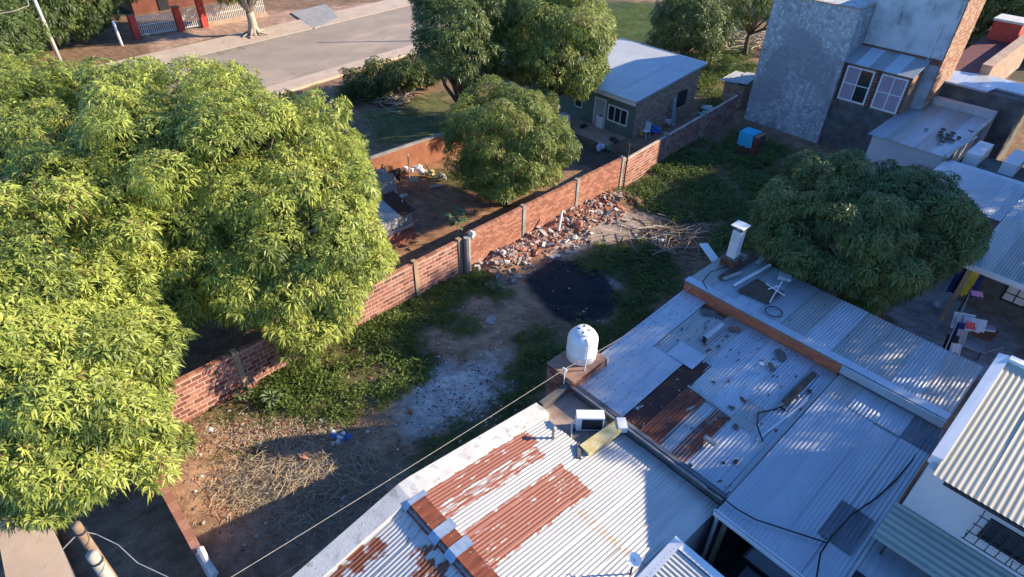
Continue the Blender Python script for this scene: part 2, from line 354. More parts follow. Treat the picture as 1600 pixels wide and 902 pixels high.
MX, MY = np.meshgrid(GX, GY, indexing='ij')
C = np.empty(MX.shape+(3,)); C[:] = (.24, .15, .095)
n1 = fbm(MX, MY, 3.1, 0); n2 = fbm(MX, MY, .9, 2)
C *= (.75+.5*n1+.3*(n2-.5))[..., None]
def paint(px, col, edge=.4, amt=1.0, z=0):
    m = soft_poly(MX, MY, wpoly(px, z), edge)*amt; C[:] = C*(1-m[..., None])+np.array(col)*m[..., None]*(.75+.5*n2)[..., None]; return m
paint([(560, 130), (1170, 60), (1190, 10), (900, 0), (640, 110), (540, 150)], (.055, .075, .025), 1.0)
paint([(590, 280), (700, 235), (800, 260), (850, 300), (745, 380), (640, 410), (600, 380)], (.30, .165, .10), .5)
paint([(700, 430), (830, 420), (840, 480), (790, 540), (700, 560), (620, 590), (640, 520)], (.33, .225, .15), .6)
paint([(600, 640), (660, 560), (790, 560), (800, 610), (740, 660), (640, 700)], (.40, .375, .35), .5)
paint([(640, 600), (780, 560), (770, 620), (680, 650)], (.52, .49, .45), .3, .7)
paint([(730, 420), (800, 370), (900, 310), (980, 320), (950, 350), (900, 400), (820, 415), (760, 440)], (.27, .13, .085), .5)
paint([(890, 360), (960, 330), (1040, 330), (1010, 370), (930, 385), (880, 410), (850, 400)], (.36, .29, .24), .35)
paint([(925, 420), (985, 415), (985, 450), (940, 450)], (.30, .27, .26), .3)
paint([(300, 660), (620, 640), (600, 720), (440, 800), (330, 860), (270, 800)], (.36, .235, .155), .5)
paint([(300, 680), (420, 670), (400, 720), (330, 740)], (.42, .24, .15), .5)
paint([(330, 790), (375, 775), (385, 810), (345, 822)], (.38, .19, .11), .2)
paint([(430, 690), (580, 700), (520, 760), (400, 800), (380, 740)], (.42, .33, .22), .3, .8)
paint([(330, 840), (480, 770), (600, 720), (680, 690), (560, 850), (420, 902), (330, 902)], (.23, .175, .13), .5)  # near roof's shade painted into the soil: darker tone along its shadow edge
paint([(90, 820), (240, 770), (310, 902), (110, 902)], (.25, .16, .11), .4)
paint([(170, 800), (230, 790), (225, 840), (180, 850)], (.36, .24, .16), .4)
paint([(1380, 490), (1470, 430), (1600, 440), (1600, 600), (1540, 600)], (.30, .29, .29), .1)
paint([(1040, 780), (1200, 800), (1330, 902), (1050, 902)], (.16, .15, .145), .1)
paint([(230, 60), (420, 20), (520, 10), (640, 0), (640, 10), (400, 75), (330, 110), (250, 100)], (.40, .26, .19), .6)
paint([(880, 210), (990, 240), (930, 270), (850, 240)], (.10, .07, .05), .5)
C *= np.clip(1+np.random.RandomState(17).normal(size=MX.shape)*.13+(fbm(MX, MY, .38, 0)-.5)*.5, .55, 1.6)[..., None]
GRASS = []
for px, dens, hgt in GRASS_PX:
    m = paint(px, (.085, .10, .035) if hgt > .1 else (.09, .125, .035), .5, .7); GRASS.append((px, dens, hgt))
BP = wpoly([(818, 440), (850, 412), (900, 408), (945, 428), (970, 462), (960, 495), (905, 512), (870, 500), (840, 470)])
mb_ = soft_poly(MX, MY, BP, .12); C[:] = C*(1-mb_[..., None])+np.array((.030, .031, .036))*mb_[..., None]
Z = (fbm(MX, MY, 2.3, 3)-.5)*.10+(n2-.5)*.05
Z += .22*np.clip(soft_poly(MX, MY, BP, 1.1), 0, 1)**2
RUB = wpoly([(745, 425), (800, 375), (900, 310), (975, 310), (920, 345), (880, 375), (830, 405), (770, 440)])
RM = soft_poly(MX, MY, RUB, .7); Z += .35*RM*(0.5+fbm(MX, MY, .8, 1))
def gz(x, y):
    i = np.clip(np.searchsorted(GX, x)-1, 0, len(GX)-2); j = np.clip(np.searchsorted(GY, y)-1, 0, len(GY)-2)
    return Z[i, j]
border = np.zeros(MX.shape, bool); border[0, :] = border[-1, :] = border[:, 0] = border[:, -1] = True; Z[border] = 0
nx, ny = MX.shape; idx = np.arange(nx*ny).reshape(nx, ny)
V = np.stack([MX, MY, Z], -1).reshape(-1, 3)
F = np.stack([idx[:-1, :-1], idx[1:, :-1], idx[1:, 1:], idx[:-1, 1:]], -1).reshape(-1, 4)
x0, x1, y0, y1 = GX[0], GX[-1], GY[0], GY[-1]; B = 700.0; nV = len(V)
ext = np.array([(-B, -B, 0), (B, -B, 0), (B, B, 0), (-B, B, 0), (x0, y0, 0), (x1, y0, 0), (x1, y1, 0), (x0, y1, 0)])
V = np.concatenate([V, ext]); F = np.concatenate([F, nV+np.array([(0, 1, 5, 4), (1, 2, 6, 5), (2, 3, 7, 6), (3, 0, 4, 7)])])
CC = np.concatenate([C.reshape(-1, 3), np.tile((.10, .085, .05), (8, 1))]); CC = np.concatenate([CC, np.ones((len(CC), 1))], 1)
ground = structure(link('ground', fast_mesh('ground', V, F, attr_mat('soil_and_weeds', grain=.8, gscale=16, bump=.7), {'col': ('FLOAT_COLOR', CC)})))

# ------------------------------------------------------------------ street
m_road = pm('sandy_asphalt', [(.27, .215, .17), (.36, .285, .225)], .35, .9, 0, .25, 30, layers=[dict(col=(.46, .34, .25), scale=.22, lo=.52, hi=.62, stretch=(1, .35, 1), amt=.6), dict(col=(.18, .15, .125), scale=1.3, lo=.64, hi=.66, amt=.6), dict(col=(.40, .31, .23), scale=.5, lo=.55, hi=.75, amt=.6), dict(col=(.21, .17, .14), scale=2.5, lo=.66, hi=.72, amt=.5)])
m_pave = pm('pale_pavement', [(.44, .33, .25), (.55, .43, .33)], .8, .9, 0, .25, 20, layers=[dict(col=(.40, .22, .14), scale=.8, lo=.56, hi=.75, amt=.6)])
m_kerb = pm('kerb_concrete', [(.32, .27, .225), (.42, .36, .30)], 2, .9, 0, .3, 20)
m_drive = pm('grey_driveway', [(.26, .25, .24), (.34, .33, .31)], 1, .9, 0, .2, 20)
road_dir = np.array([-.13, .9915]); rn = np.array([.9915, .13])
def along(s, off): return np.array([-53.0, 22.5])+road_dir*s+rn*off
def strip(name, o0, o1, z0, z1, mat, s0=-90, s1=120):
    return structure(MB().prism([along(s0, o0), along(s0, o1), along(s1, o1), along(s1, o0)], z0, z1).build(name, mat))
strip('road', -5.6, 5.6, .0, .075, m_road)
strip('pavement', 5.75, 7.4, 0, .2, m_pave); strip('kerb', 5.6, 5.75, 0, .21, m_kerb)
strip('kerb', -5.75, -5.6, 0, .15, m_kerb); strip('pavement', -9.2, -5.75, 0, .12, m_pave)
dw = MB().prism([P(455, 25)[:2], P(520, 38)[:2], P(492, 48)[:2], P(462, 30)[:2]], .15, .20)
q = [P(455, 22)[:2], P(510, 8)[:2], P(530, 30)[:2], P(492, 47)[:2]]
structure(MB().prism(q, -.1, .135).build('driveway', m_drive))
structure(MB().prism([tuple(P(*p, .25)[:2]) for p in ((-8, 815), (77, 815), (122, 910), (10, 910))], -.3, .25).build('path', m_pave))
# ------------------------------------------------------------------ foliage
def unit(a): return a/(np.linalg.norm(a, axis=-1, keepdims=True)+1e-9)
def rosettes(pos, nrm, K, L, W, R, spread=1.0, droop=.45, tint=None):
    """K bent leaves round every point: 4 vertices, 2 triangles each"""
    n = len(pos); t = unit(np.cross(nrm, R.normal(size=(n, 3)))); b = np.cross(nrm, t)
    ang = (np.arange(K)[None]*2.399+R.rand(n, 1)*6.28+R.normal(size=(n, K))*.3)[..., None]
    rad = np.cos(ang)*t[:, None]+np.sin(ang)*b[:, None]
    el = R.uniform(.1, 1.0, (n, K, 1)); d = unit(rad*spread+nrm[:, None]*el+R.normal(size=(n, K, 3))*.12)
    rsz = R.uniform(.6, 1.25, (n, 1, 1)); ll = L*rsz*R.uniform(.7, 1.25, (n, K, 1)); base = pos[:, None]+d*.03
    side = unit(np.cross(d, nrm[:, None]+R.normal(size=(n, K, 3))*.35)); ww = W*np.sqrt(rsz)*R.uniform(.8, 1.2, (n, K, 1))
    dn = np.array([0, 0, -1.0])
    mid = base+d*ll*.5+dn*ll*.06; tip = base+d*ll*.9+dn*ll*droop*R.uniform(.5, 1.3, (n, K, 1))
    Vx = np.stack([base, mid+side*ww/2, mid-side*ww/2, tip], 2).reshape(-1, 3)
    m = n*K; o = np.arange(m)[:, None]*4
    Fx = np.concatenate([o+np.array([[0, 1, 2]]), o+np.array([[1, 3, 2]])])
    tt = np.repeat(np.clip((tint if tint is not None else R.rand(n))[:, None]+R.normal(size=(n, K))*.07, 0, 1).reshape(-1), 4)
    return Vx, Fx, tt
def fib(n, R):
    i = np.arange(n)+.5; z = 1-2*i/n; a = i*2.39996+R.rand()*6
    r = np.sqrt(1-z*z); return np.stack([r*np.cos(a), r*np.sin(a), z], 1)
def branch_tube(mb, a, b, r0, r1, R, sag=.15):
    a = np.array(a, float); b = np.array(b, float); m1 = a+(b-a)*.35+R.normal(size=3)*.2+np.array([0, 0, sag]); m2 = a+(b-a)*.7+R.normal(size=3)*.2
    mb.tube([a, m1, m2, b], [r0, r0*.75+r1*.25, r0*.4+r1*.6, r1], 7)
def tree(name, label, base, lobes, mat, seed, lobe_r=1.3, dens=34, K=10, L=.27, W=.055, trunk_r=.3, fork=2.0, poly=None, group=None, zmin=-.35,
         nl=60, bark=None, spread=1.0, droop=.45, cat='tree', tint_mid=.5, inner=.35, zfloor=.8, jit=(.74, 1.05)):
    """lobes: list of (centre, radii) ellipsoids that make the crown; leaf clumps sit on them"""
    R = np.random.RandomState(seed); base = np.array(base, float); root = thing(name, label, cat, base, group)
    tr = MB(); top = base+np.array([0, 0, fork]); tr.tube([base-np.array([0, 0, .15]), base+np.array([0, 0, .2]), base+np.array([R.normal()*.1, R.normal()*.1, fork*.6]), top], [trunk_r*1.5, trunk_r*1.1, trunk_r*.9, trunk_r*.85], 10)
    tr.build('trunk', bark or m_bark, root, True)
    pos = []; nrm = []; tin = []; limbs = MB(); clumps = []
    for c, rad in lobes:
        c = np.array(c, float); rad = np.array(rad, float)
        u = fib(int(nl*1.6), R); u = u[u[:, 2] > zmin]
        cc = c+u*rad*R.uniform(*jit, (len(u), 1))+R.normal(size=(len(u), 3))*.25
        ok = np.ones(len(cc), bool)
        for c2, r2 in lobes:                             # drop clumps buried in another lobe
            if c2 is c or np.allclose(c2, c): continue
            ok &= (((cc-np.array(c2))/np.array(r2))**2).sum(1) > .6
        if poly is not None: ok &= in_poly(pix(cc), poly)
        cc = cc[ok & (cc[:, 2] > zfloor)]; clumps.append(cc)
        for k in range(0, len(cc), max(1, len(cc)//14)):
            branch_tube(limbs, top, cc[k]*.8+c*.2, trunk_r*.45, .035, R)
    allc = np.concatenate(clumps); cen = np.mean([np.array(c) for c, _ in lobes], 0)
    for cc in allc:
        r = lobe_r*R.uniform(.65, 1.25); n = int(dens*r*r*4); u = unit(R.normal(size=(n, 3)))
        out = unit((cc-cen)[None]*np.array([1, 1, .8]))[0]
        keep = (u @ out > -.35) | (R.rand(n) < inner); u = u[keep]
        p = cc+u*r*np.array([1, 1, .72])*np.where(R.rand(len(u), 1) < .75, R.uniform(.85, 1.04, (len(u), 1)), R.uniform(.35, .85, (len(u), 1)))
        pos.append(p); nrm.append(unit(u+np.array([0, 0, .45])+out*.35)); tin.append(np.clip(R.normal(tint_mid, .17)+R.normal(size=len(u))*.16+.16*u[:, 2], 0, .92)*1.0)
    pos = np.concatenate(pos); nrm = np.concatenate(nrm); tin = np.concatenate(tin)
    tin = np.where(R.rand(len(tin)) < .005, 1.0, tin)
    ok = pos[:, 2] > zfloor*.6
    if poly is not None: ok &= in_poly(pix(pos), poly)
    V, F, T = rosettes(pos[ok], nrm[ok], K, L, W, R, spread, droop, tin[ok])
    limbs.build('limbs', bark or m_bark, root, True)
    me = fast_mesh('crown', V, F, mat, {'tint': ('FLOAT', T)}); link('crown', me, root)
    global LEAFTRI; LEAFTRI += len(F); return root
LEAFTRI = 0
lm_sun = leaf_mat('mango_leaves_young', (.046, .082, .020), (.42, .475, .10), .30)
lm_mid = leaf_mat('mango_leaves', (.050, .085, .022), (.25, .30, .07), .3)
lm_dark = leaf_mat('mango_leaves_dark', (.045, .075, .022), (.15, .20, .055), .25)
lm_hedge = leaf_mat('hedge_leaves', (.03, .06, .012), (.11, .15, .03), .25)
lm_weed = leaf_mat('weed_leaves', (.050, .090, .020), (.17, .23, .05), .3, .6)

POLY_L = [(-60, 70), (0, 52), (40, 62), (70, 50), (90, 82), (150, 78), (200, 72), (240, 92), (300, 82), (345, 95), (385, 105), (415, 88), (440, 95), (450, 125), (490, 130), (515, 160), (540, 150), (548, 185), (570, 215), (575, 260), (590, 300), (585, 340), (600, 375), (618, 405), (600, 425), (575, 440), (562, 475), (553, 505), (545, 525), (520, 535), (505, 525), (495, 560), (470, 572), (440, 560), (428, 530), (400, 505), (360, 500), (330, 503), (300, 520), (282, 545), (262, 590), (272, 615), (250, 650), (310, 680), (312, 705), (285, 735), (255, 770), (225, 765), (205, 745), (150, 780), (125, 790), (95, 815), (60, 815), (0, 822), (-60, 830)]
tree('mango_tree', 'tall yellow-green mango tree with dense drooping leaves overhanging the brick wall beside the lot', (-22.5, 7.6, 0),
     [((-21.3, 8.0, 4.7), (4.3, 4.6, 3.6)), ((-23.6, 5.2, 5.2), (4.2, 4.2, 3.4)), ((-18.7, 7.4, 3.0), (2.3, 3.2, 2.2))], lm_sun, 11, .85, 50, 10, .27, .05, .38, 2.6, POLY_L, 'mango trees behind the brick wall', nl=90, tint_mid=.56, inner=.2, jit=(.58, 1.07), zmin=-.62)
tree('mango_tree', 'broad mango tree whose crown fills the yard between the road and the lit brick wall', (-30.5, 4.5, 0),
     [((-29.6, 6.2, 4.6), (5.6, 5.4, 3.8)), ((-30.5, .6, 4.8), (5.6, 4.6, 3.9)), ((-37, 3, 4.2), (4, 4, 3.2)), ((-22.6, 3.0, 3.6), (3.0, 2.8, 2.4))], lm_sun, 12, .95, 44, 10, .28, .052, .42, 2.6, POLY_L, 'mango trees behind the brick wall', nl=80, tint_mid=.54, inner=.2, jit=(.58, 1.07))
tree('mango_tree', 'mango tree leaning over the corner of the lot above the reddish low wall', (-19.5, -2.6, 0),
     [((-18.0, -1.8, 4.2), (4.0, 3.6, 3.0)), ((-21.5, -1.0, 4.9), (4.6, 4.2, 3.4)), ((-16.2, -1.2, 3.4), (2.6, 2.0, 2.2))], lm_sun, 13, .8, 54, 10, .26, .05, .36, 2.2, POLY_L, 'mango trees behind the brick wall', nl=84, tint_mid=.56, inner=.2, jit=(.58, 1.07), zmin=-.5)
POLY_C = [(688, 190), (700, 165), (722, 140), (745, 122), (790, 115), (830, 125), (862, 140), (882, 172), (890, 205), (908, 222), (905, 245), (880, 262), (872, 285), (830, 296), (790, 312), (760, 308), (715, 280), (692, 250), (698, 225)]
tree('mango_tree', 'round mango tree standing just behind the red brick wall, opposite the rubble heap', (-21.8, 20.1, 0),
     [((-21.5, 19.9, 3.35), (3.2, 3.2, 3.2))], lm_mid, 21, .6, 80, 9, .21, .042, .22, 1.7, POLY_C, nl=100, tint_mid=.55, zmin=-.97, inner=.35, jit=(.66, 1.06), zfloor=.25)
POLY_T = [(640, -40), (648, 30), (645, 60), (660, 90), (680, 118), (725, 130), (790, 118), (850, 145), (905, 160), (935, 130), (950, 110), (945, 90), (962, 60), (955, 0), (960, -40)]
tree('mango_tree', 'dark leafy tree between the road and the round mango tree', (-30.0, 23.6, 0),
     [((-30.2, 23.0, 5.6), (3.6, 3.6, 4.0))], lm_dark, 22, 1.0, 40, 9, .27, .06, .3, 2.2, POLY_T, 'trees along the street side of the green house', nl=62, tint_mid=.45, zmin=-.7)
tree('mango_tree', 'tree with sunlit right side overhanging the pale roof of the green house', (-27.4, 29.4, 0),
     [((-27.2, 29.0, 5.4), (3.5, 3.6, 4.0)), ((-30.2, 29.8, 6.6), (3.0, 3.0, 3.2))], lm_mid, 23, 1.0, 40, 9, .27, .06, .3, 2.2, POLY_T, 'trees along the street side of the green house', nl=56, tint_mid=.55, zmin=-.7)
POLY_R = [(1178, 330), (1192, 290), (1205, 250), (1240, 232), (1265, 222), (1300, 238), (1345, 232), (1360, 262), (1400, 245), (1450, 250), (1498, 262), (1500, 300), (1530, 330), (1545, 360), (1535, 395), (1500, 415), (1470, 435), (1450, 450), (1400, 470), (1365, 490), (1320, 480), (1280, 470), (1240, 445), (1205, 420), (1185, 385), (1170, 360)]
tree('mango_tree', 'shaded round mango tree between the corrugated roofs and the cloth-hung patio', (-5.4, 24.4, 0),
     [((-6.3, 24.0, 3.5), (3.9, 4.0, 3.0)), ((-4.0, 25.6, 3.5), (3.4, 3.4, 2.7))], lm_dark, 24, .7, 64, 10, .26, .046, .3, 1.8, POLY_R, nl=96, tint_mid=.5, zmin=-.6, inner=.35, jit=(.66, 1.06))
tree('garden_tree', 'dark tree behind the pale-roofed house, next to a heap of cut branches', (-28.6, 46.0, 0),
     [((-28.2, 45.6, 3.6), (2.6, 2.6, 3.0))], lm_dark, 25, .9, 34, 8, .27, .06, .2, 1.5, None, nl=44, tint_mid=.35, zmin=-.7)
tree('garden_tree', 'tree with loose foliage behind the cut branches beside the tall grey building', (-27.5, 54.5, 0),
     [((-27.3, 54.2, 4.4), (4.6, 3.2, 3.2))], lm_mid, 26, 1.0, 22, 8, .30, .065, .22, 1.8, None, nl=44, tint_mid=.45)
tree('garden_tree', 'dark tree in the top corner behind the street fence, beside the slanting lamp pole', (-70.5, 8.5, 0),
     [((-70.5, 8.5, 4.4), (5.5, 4.2, 4.0))], lm_dark, 27, 1.2, 22, 8, .36, .085, .3, 2.2, None, 'trees in the garden behind the street fence', nl=52, tint_mid=.42)
tree('garden_tree', 'tree with sunlit clumps just beside the red gate pillar of the street fence', (-72.5, 14.2, 0),
     [((-72.0, 14.0, 4.6), (4.2, 2.6, 4.2))], lm_mid, 28, 1.2, 22, 8, .36, .085, .3, 2.2, None, 'trees in the garden behind the street fence', nl=48, tint_mid=.55)
tree('garden_tree', 'dark tree filling the corner next to the slanting lamp pole, nearer the road', (-62.5, 3.0, 0),
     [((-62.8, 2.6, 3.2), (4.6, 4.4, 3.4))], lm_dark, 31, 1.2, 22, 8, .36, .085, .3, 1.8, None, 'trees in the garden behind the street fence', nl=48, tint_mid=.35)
for k, (px, py, cz, rr, lb) in enumerate(((55, 82, 3.4, 3.6, 'dark tree in the corner left of the pale concrete pole'), (130, 66, 3.8, 3.2, 'shaded tree just right of the pale concrete pole'), (160, 25, 5.0, 4.0, 'tree with a few sunlit clumps at the top edge behind the white post'))):
    w = P(px, py); tree('garden_tree', lb, (w[0], w[1], 0), [((w[0], w[1], cz), (rr, rr, cz*.85))], lm_dark if k < 2 else lm_mid, 70+k, 1.1, 24, 8, .36, .085, .2, 1.4, None, 'trees in the garden behind the street fence', nl=40, tint_mid=.4, zmin=-.8)
for k, (x, y, cz, rr, lb) in enumerate(((-14.5, 74, 4, 5, 'far dark tree behind the tall buildings'), (-8, 82, 4, 6, 'far tree past the red pillar house'), (-22, 84, 4, 6, 'far tree behind the brick end wall'))):
    tree('far_tree', lb, (x, y, 0), [((x, y, cz), (rr, rr*.8, cz*.9))], lm_dark, 80+k, 1.4, 14, 8, .45, .12, .25, 1.6, None, 'far trees behind the tall buildings', nl=40, tint_mid=.4, zmin=-.6)
b_ = P(398, 56)
tree('street_tree', 'street tree with pale spreading roots on the pavement in front of the railing', (b_[0], b_[1], .18),
     [((b_[0]-1.6, b_[1]+.6, 5.0), (3.4, 3.2, 2.6))], lm_mid, 29, 1.1, 22, 8, .34, .08, .42, 1.9, None, nl=44, tint_mid=.5, bark=m_bark_l)
# trees out of the frame to the right: their shade falls on the right-hand tree and the roofs
for k, (bx, by, cz, rr, lb) in enumerate(((5.2, 38.6, 9.8, 5.6, 'tall tree beyond the patio whose shade falls over the round shaded mango tree'),
                                          (9.6, 34.8, 10.8, 4.8, 'tall tree behind the cream roofed house dappling the long zinc roof'),
                                          (2.8, 51.0, 8.4, 5.2, 'tall tree standing behind the low roofs right of the tall grey building'))):
    tree('shade_tree', lb, (bx, by, 0), [((bx, by, cz), (rr, rr, 4.0)), ((bx+1.8, by-1.5, cz-3), (rr*.7, rr*.7, 3))], lm_mid, 40+k, (1.3, 1.1, 1.3)[k], (20, 16, 20)[k], 8, .42, .12, .35, 3.5, None,
         'tall trees past the right-hand houses', nl=(50, 38, 50)[k], tint_mid=.45)

# hedge bushes by the road
for k, (x, y, rr, hh, lb) in enumerate(((565, 140, 1.5, 1.0, 'low hedge bush by the road, the one closest to the big yellow-green mango tree'), (612, 132, 1.8, 1.3, 'hedge bush by the road between two others behind the lawn'),
                                    (655, 118, 1.7, 1.2, 'hedge bush by the road under the dark tree'))):
    w = P(x, y+14)
    tree('hedge_bush', lb, (w[0], w[1], 0), [((w[0], w[1], hh*.7), (rr, rr, hh))], lm_hedge, 60+k, .55, 60, 7, .2, .07, .06, .4, None, 'hedge bushes by the road', nl=26, cat='bush', tint_mid=.45, zfloor=.1)
# ------------------------------------------------------------------ masonry and sheet helpers
_bmesh = {}
def brick_mesh(l, t, h, mat):
    k = (round(l, 3), round(t, 3), round(h, 3), mat.name)
    if k not in _bmesh: _bmesh[k] = MB().box(-l/2, l/2, -t/2, t/2, -h/2, h/2).mesh('brick', mat)
    return _bmesh[k]
def brick_run(parent, p0, p1, z0, h, bl, bh, th, mats, R, joint=.018, maxparts=300, slope=0.0, holes=(), piece='brick'):
    """courses of single bricks along p0->p1 (top may rise by slope per metre)"""
    p0 = np.array(p0[:2], float); p1 = np.array(p1[:2], float); L = np.linalg.norm(p1-p0); d = (p1-p0)/L; a = math.atan2(d[1], d[0])
    its = []
    for r in range(int(h/bh+.01+max(0, slope*L)/bh)):
        z = z0+(r+.5)*bh; s = -(bl/2 if r % 2 else 0.0)
        while s < L-.02:
            s0, s1 = max(s, 0), min(s+bl, L); s += bl
            if s1-s0 < .06 or z+bh/2 > z0+h+slope*(s0+s1)/2+.02: continue
            if any(x0 < (s0+s1)/2 < x1 and q0 < z < q1 for x0, x1, q0, q1 in holes): continue
            c = p0+d*(s0+s1)/2; its.append((c[0], c[1], z, (s1-s0)/bl))
    its.sort(key=lambda i: i[0]**2+i[1]**2+(H-i[2])**2)
    rest = MB(); n = np.array([-d[1], d[0]])
    for k, (x, y, z, f) in enumerate(its):
        mi = R.randint(len(mats)); j = R.uniform(-.004, .004)
        if k < maxparts:
            o = link(piece, brick_mesh(bl-joint, th, bh-joint, mats[mi]), parent, (x+n[0]*j, y+n[1]*j, z), (0, 0, a)); o.scale.x = max(.2, (f*bl-joint)/(bl-joint))
        else:
            rest.obox((x+n[0]*j, y+n[1]*j, z), (d[0]*(f*bl-joint)/2, d[1]*(f*bl-joint)/2, 0), (n[0]*th/2, n[1]*th/2, 0), (0, 0, (bh-joint)/2), mi)
    if rest.v: stuff(rest.build('brickwork', mats, parent))
def core(parent, p0, p1, z0, h, th, mat, name='mortar_core', slope=0):
    p0 = np.array(p0[:2], float); p1 = np.array(p1[:2], float); d = (p1-p0)/np.linalg.norm(p1-p0); n = np.array([-d[1], d[0]])*th/2; L = np.linalg.norm(p1-p0)
    return MB().prism([p0+n, p0-n, p1-n, p1+n], z0, [z0+h, z0+h, z0+h+slope*L, z0+h+slope*L]).build(name, mat, parent)
def sheet(parent, O, U, Vv, mat, pitch=.1, amp=.011, nv=3, name='roof_sheet', spp=6, ph=0.0, jit=None):
    """corrugated metal sheet: waves across U, ridges running along Vv"""
    O, U, Vv = (np.array(q, float) for q in (O, U, Vv)); Lu = np.linalg.norm(U); n = np.cross(U, Vv); n /= np.linalg.norm(n)
    if n[2] < 0: n = -n
    nu = max(4, int(Lu/pitch*spp)); us = np.linspace(0, 1, nu+1); vs = np.linspace(0, 1, nv+1)
    w = amp*np.cos(us*Lu/pitch*2*math.pi+ph)
    VV = O+us[:, None, None]*U+vs[None, :, None]*Vv+(w[:, None]+np.zeros(nv+1))[..., None]*n
    if jit is not None: VV = VV+jit.normal(size=(1, nv+1, 1))*.006*n
    ix = np.arange((nu+1)*(nv+1)).reshape(nu+1, nv+1)
    FF = np.stack([ix[:-1, :-1], ix[1:, :-1], ix[1:, 1:], ix[:-1, 1:]], -1).reshape(-1, 4)
    me = fast_mesh(name, VV.reshape(-1, 3), FF, mat); me.polygons.foreach_set('use_smooth', [True]*len(FF)); return link(name, me, parent)
def sheet_row(parent, x0, x1, n, y0, y1, zf, mats, R, dz=0.0, lap=.03, **kw):
    xs = np.linspace(x0, x1, n+1)
    for i in range(n):
        z0, z1 = zf(y0)+dz+(i % 2)*.006, zf(y1)+dz+(i % 2)*.006
        m = mats[i] if isinstance(mats, list) and len(mats) == n else (mats[R.randint(len(mats))] if isinstance(mats, list) else mats)
        sheet(parent, (xs[i], y0, z0), (xs[i+1]-xs[i]+lap, 0, 0), (0, y1-y0, z1-z0), m, jit=R, **kw)
def window_y(parent, x0, x1, z0, z1, y, cols, rows, frame, glass, name='window', fw=.06, curtain=None, pick=None):
    """window in a wall that faces -Y: frame bars with a pane between them, each pane a piece"""
    fr = MB(); d = .05
    fr.box(x0-fw, x1+fw, y-d, y, z0-fw, z0); fr.box(x0-fw, x1+fw, y-d, y, z1, z1+fw); fr.box(x0-fw, x0, y-d, y, z0, z1); fr.box(x1, x1+fw, y-d, y, z0, z1)
    b = fw*.6
    for i in range(1, cols): x = x0+(x1-x0)*i/cols; fr.box(x-b/2, x+b/2, y-d+.008, y-.004, z0, z1)
    for j in range(1, rows): z = z0+(z1-z0)*j/rows; fr.box(x0, x1, y-d+.012, y-.006, z-b/2, z+b/2)
    w = fr.build(name, frame, parent)
    for i in range(cols):
        for j in range(rows):
            xa, xb = x0+(x1-x0)*i/cols+.004, x0+(x1-x0)*(i+1)/cols-.004; za, zb = z0+(z1-z0)*j/rows+.004, z0+(z1-z0)*(j+1)/rows-.004
            MB().box(xa, xb, y-.018, y-.012, za, zb).build('pane', curtain if curtain is not None and pick(i, j) else glass, w)
    return w
RR = np.random.RandomState(77)

# ------------------------------------------------------------------ boundary walls of the lot
W0, W1, W2, W3 = np.array([-17.95, -.05]), np.array([-18.5, 14.35]), np.array([-18.85, 26.2]), np.array([-20.1, 40.2])
def wall_posts(parent, p0, p1, ss, z1, mat, w=.22, t=.30):
    d = (p1-p0)/np.linalg.norm(p1-p0); n = np.array([-d[1], d[0]])
    for s in ss:
        c = p0+d*s; MB().obox((c[0], c[1], z1/2-.05), (d[0]*w/2, d[1]*w/2, 0), (n[0]*t/2, n[1]*t/2, 0), (0, 0, z1/2+.05)).build('post', mat, parent)
wa = thing('brick_wall', 'sunlit brick wall with broad pale mortar joints under the overhanging mango trees', 'wall', (-18.2, 7, 0), 'brick walls along the lot')
core(wa, W0, W1, -.1, 1.86, .13, m_mortar)
brick_run(wa, W0, W1, 0.0, 1.72, .36, .19, .15, m_br, RR, .042)
brick_run(wa, W0, W1, 1.765, .09, .30, .09, .18, m_rb, RR, .012, 60)
wall_posts(wa, W0, W1, (3.75, 11.7, 14.2), 1.92, m_wood, .2, .24)
wb = thing('brick_wall', 'red brick wall behind the rubble heap, its upper edge a row of upright bricks', 'wall', (-18.7, 20, 0), 'brick walls along the lot')
core(wb, W1+(0, .25), W2, -.1, 1.95, .13, m_mortar_r)
brick_run(wb, W1+(0, .25), W2, 0, 1.80, .31, .12, .15, m_rb, RR, .016)
brick_run(wb, W1+(0, .25), W2, 1.855, .13, .14, .13, .17, m_rb, RR, .012, 80)
wall_posts(wb, W1, W2, (3.9, 7.9, 11.75), 2.02, m_cement, .2, .24)
wc = thing('brick_wall', 'shaded brick wall with pale joints running to the tall grey building', 'wall', (-19.5, 33, 0), 'brick walls along the lot')
core(wc, W2+(0, .1), W3, -.1, 1.88, .13, m_mortar)
brick_run(wc, W2+(0, .1), W3, 0, 1.75, .36, .19, .15, m_br, RR, .042)
wall_posts(wc, W2, W3, (4.6, 9.3), 1.95, m_cement, .2, .24)
# stub of concrete column and its broken head between the two walls
t = thing('concrete_column', 'weathered grey concrete column with a broken head between two brick walls', 'column', (-18.25, 14.42, 0))
MB().tube([(-18.28, 14.45, -.1), (-18.27, 14.44, 1.1), (-18.29, 14.46, 1.95)], [.17, .15, .16], 8).build('shaft', m_cement, t)
b = MB(); b.lump((-18.3, 14.75, 1.95), .24, random.Random(4), (1, 1, .8)); b.build('broken_head', m_whitecem, t)
t = thing('low_wall', 'narrow reddish wall running from under the mango tree to the bottom edge, topped in clay', 'wall', (-14, -.05, 0))
MB().box(-17.9, -11.75, -.13, .03, -.1, 1.55).build('wall', m_mortar_r, t)
for i in range(16):
    x = -17.8+i*.378; MB().box(x, x+.36, -.16, .06, 1.553, 1.62).build('coping_brick', m_rb[i % 2], t)
t = thing('broken_kerb', 'pale broken cement edging that continues the reddish low wall', 'edging', (-10.6, -.05, 0))
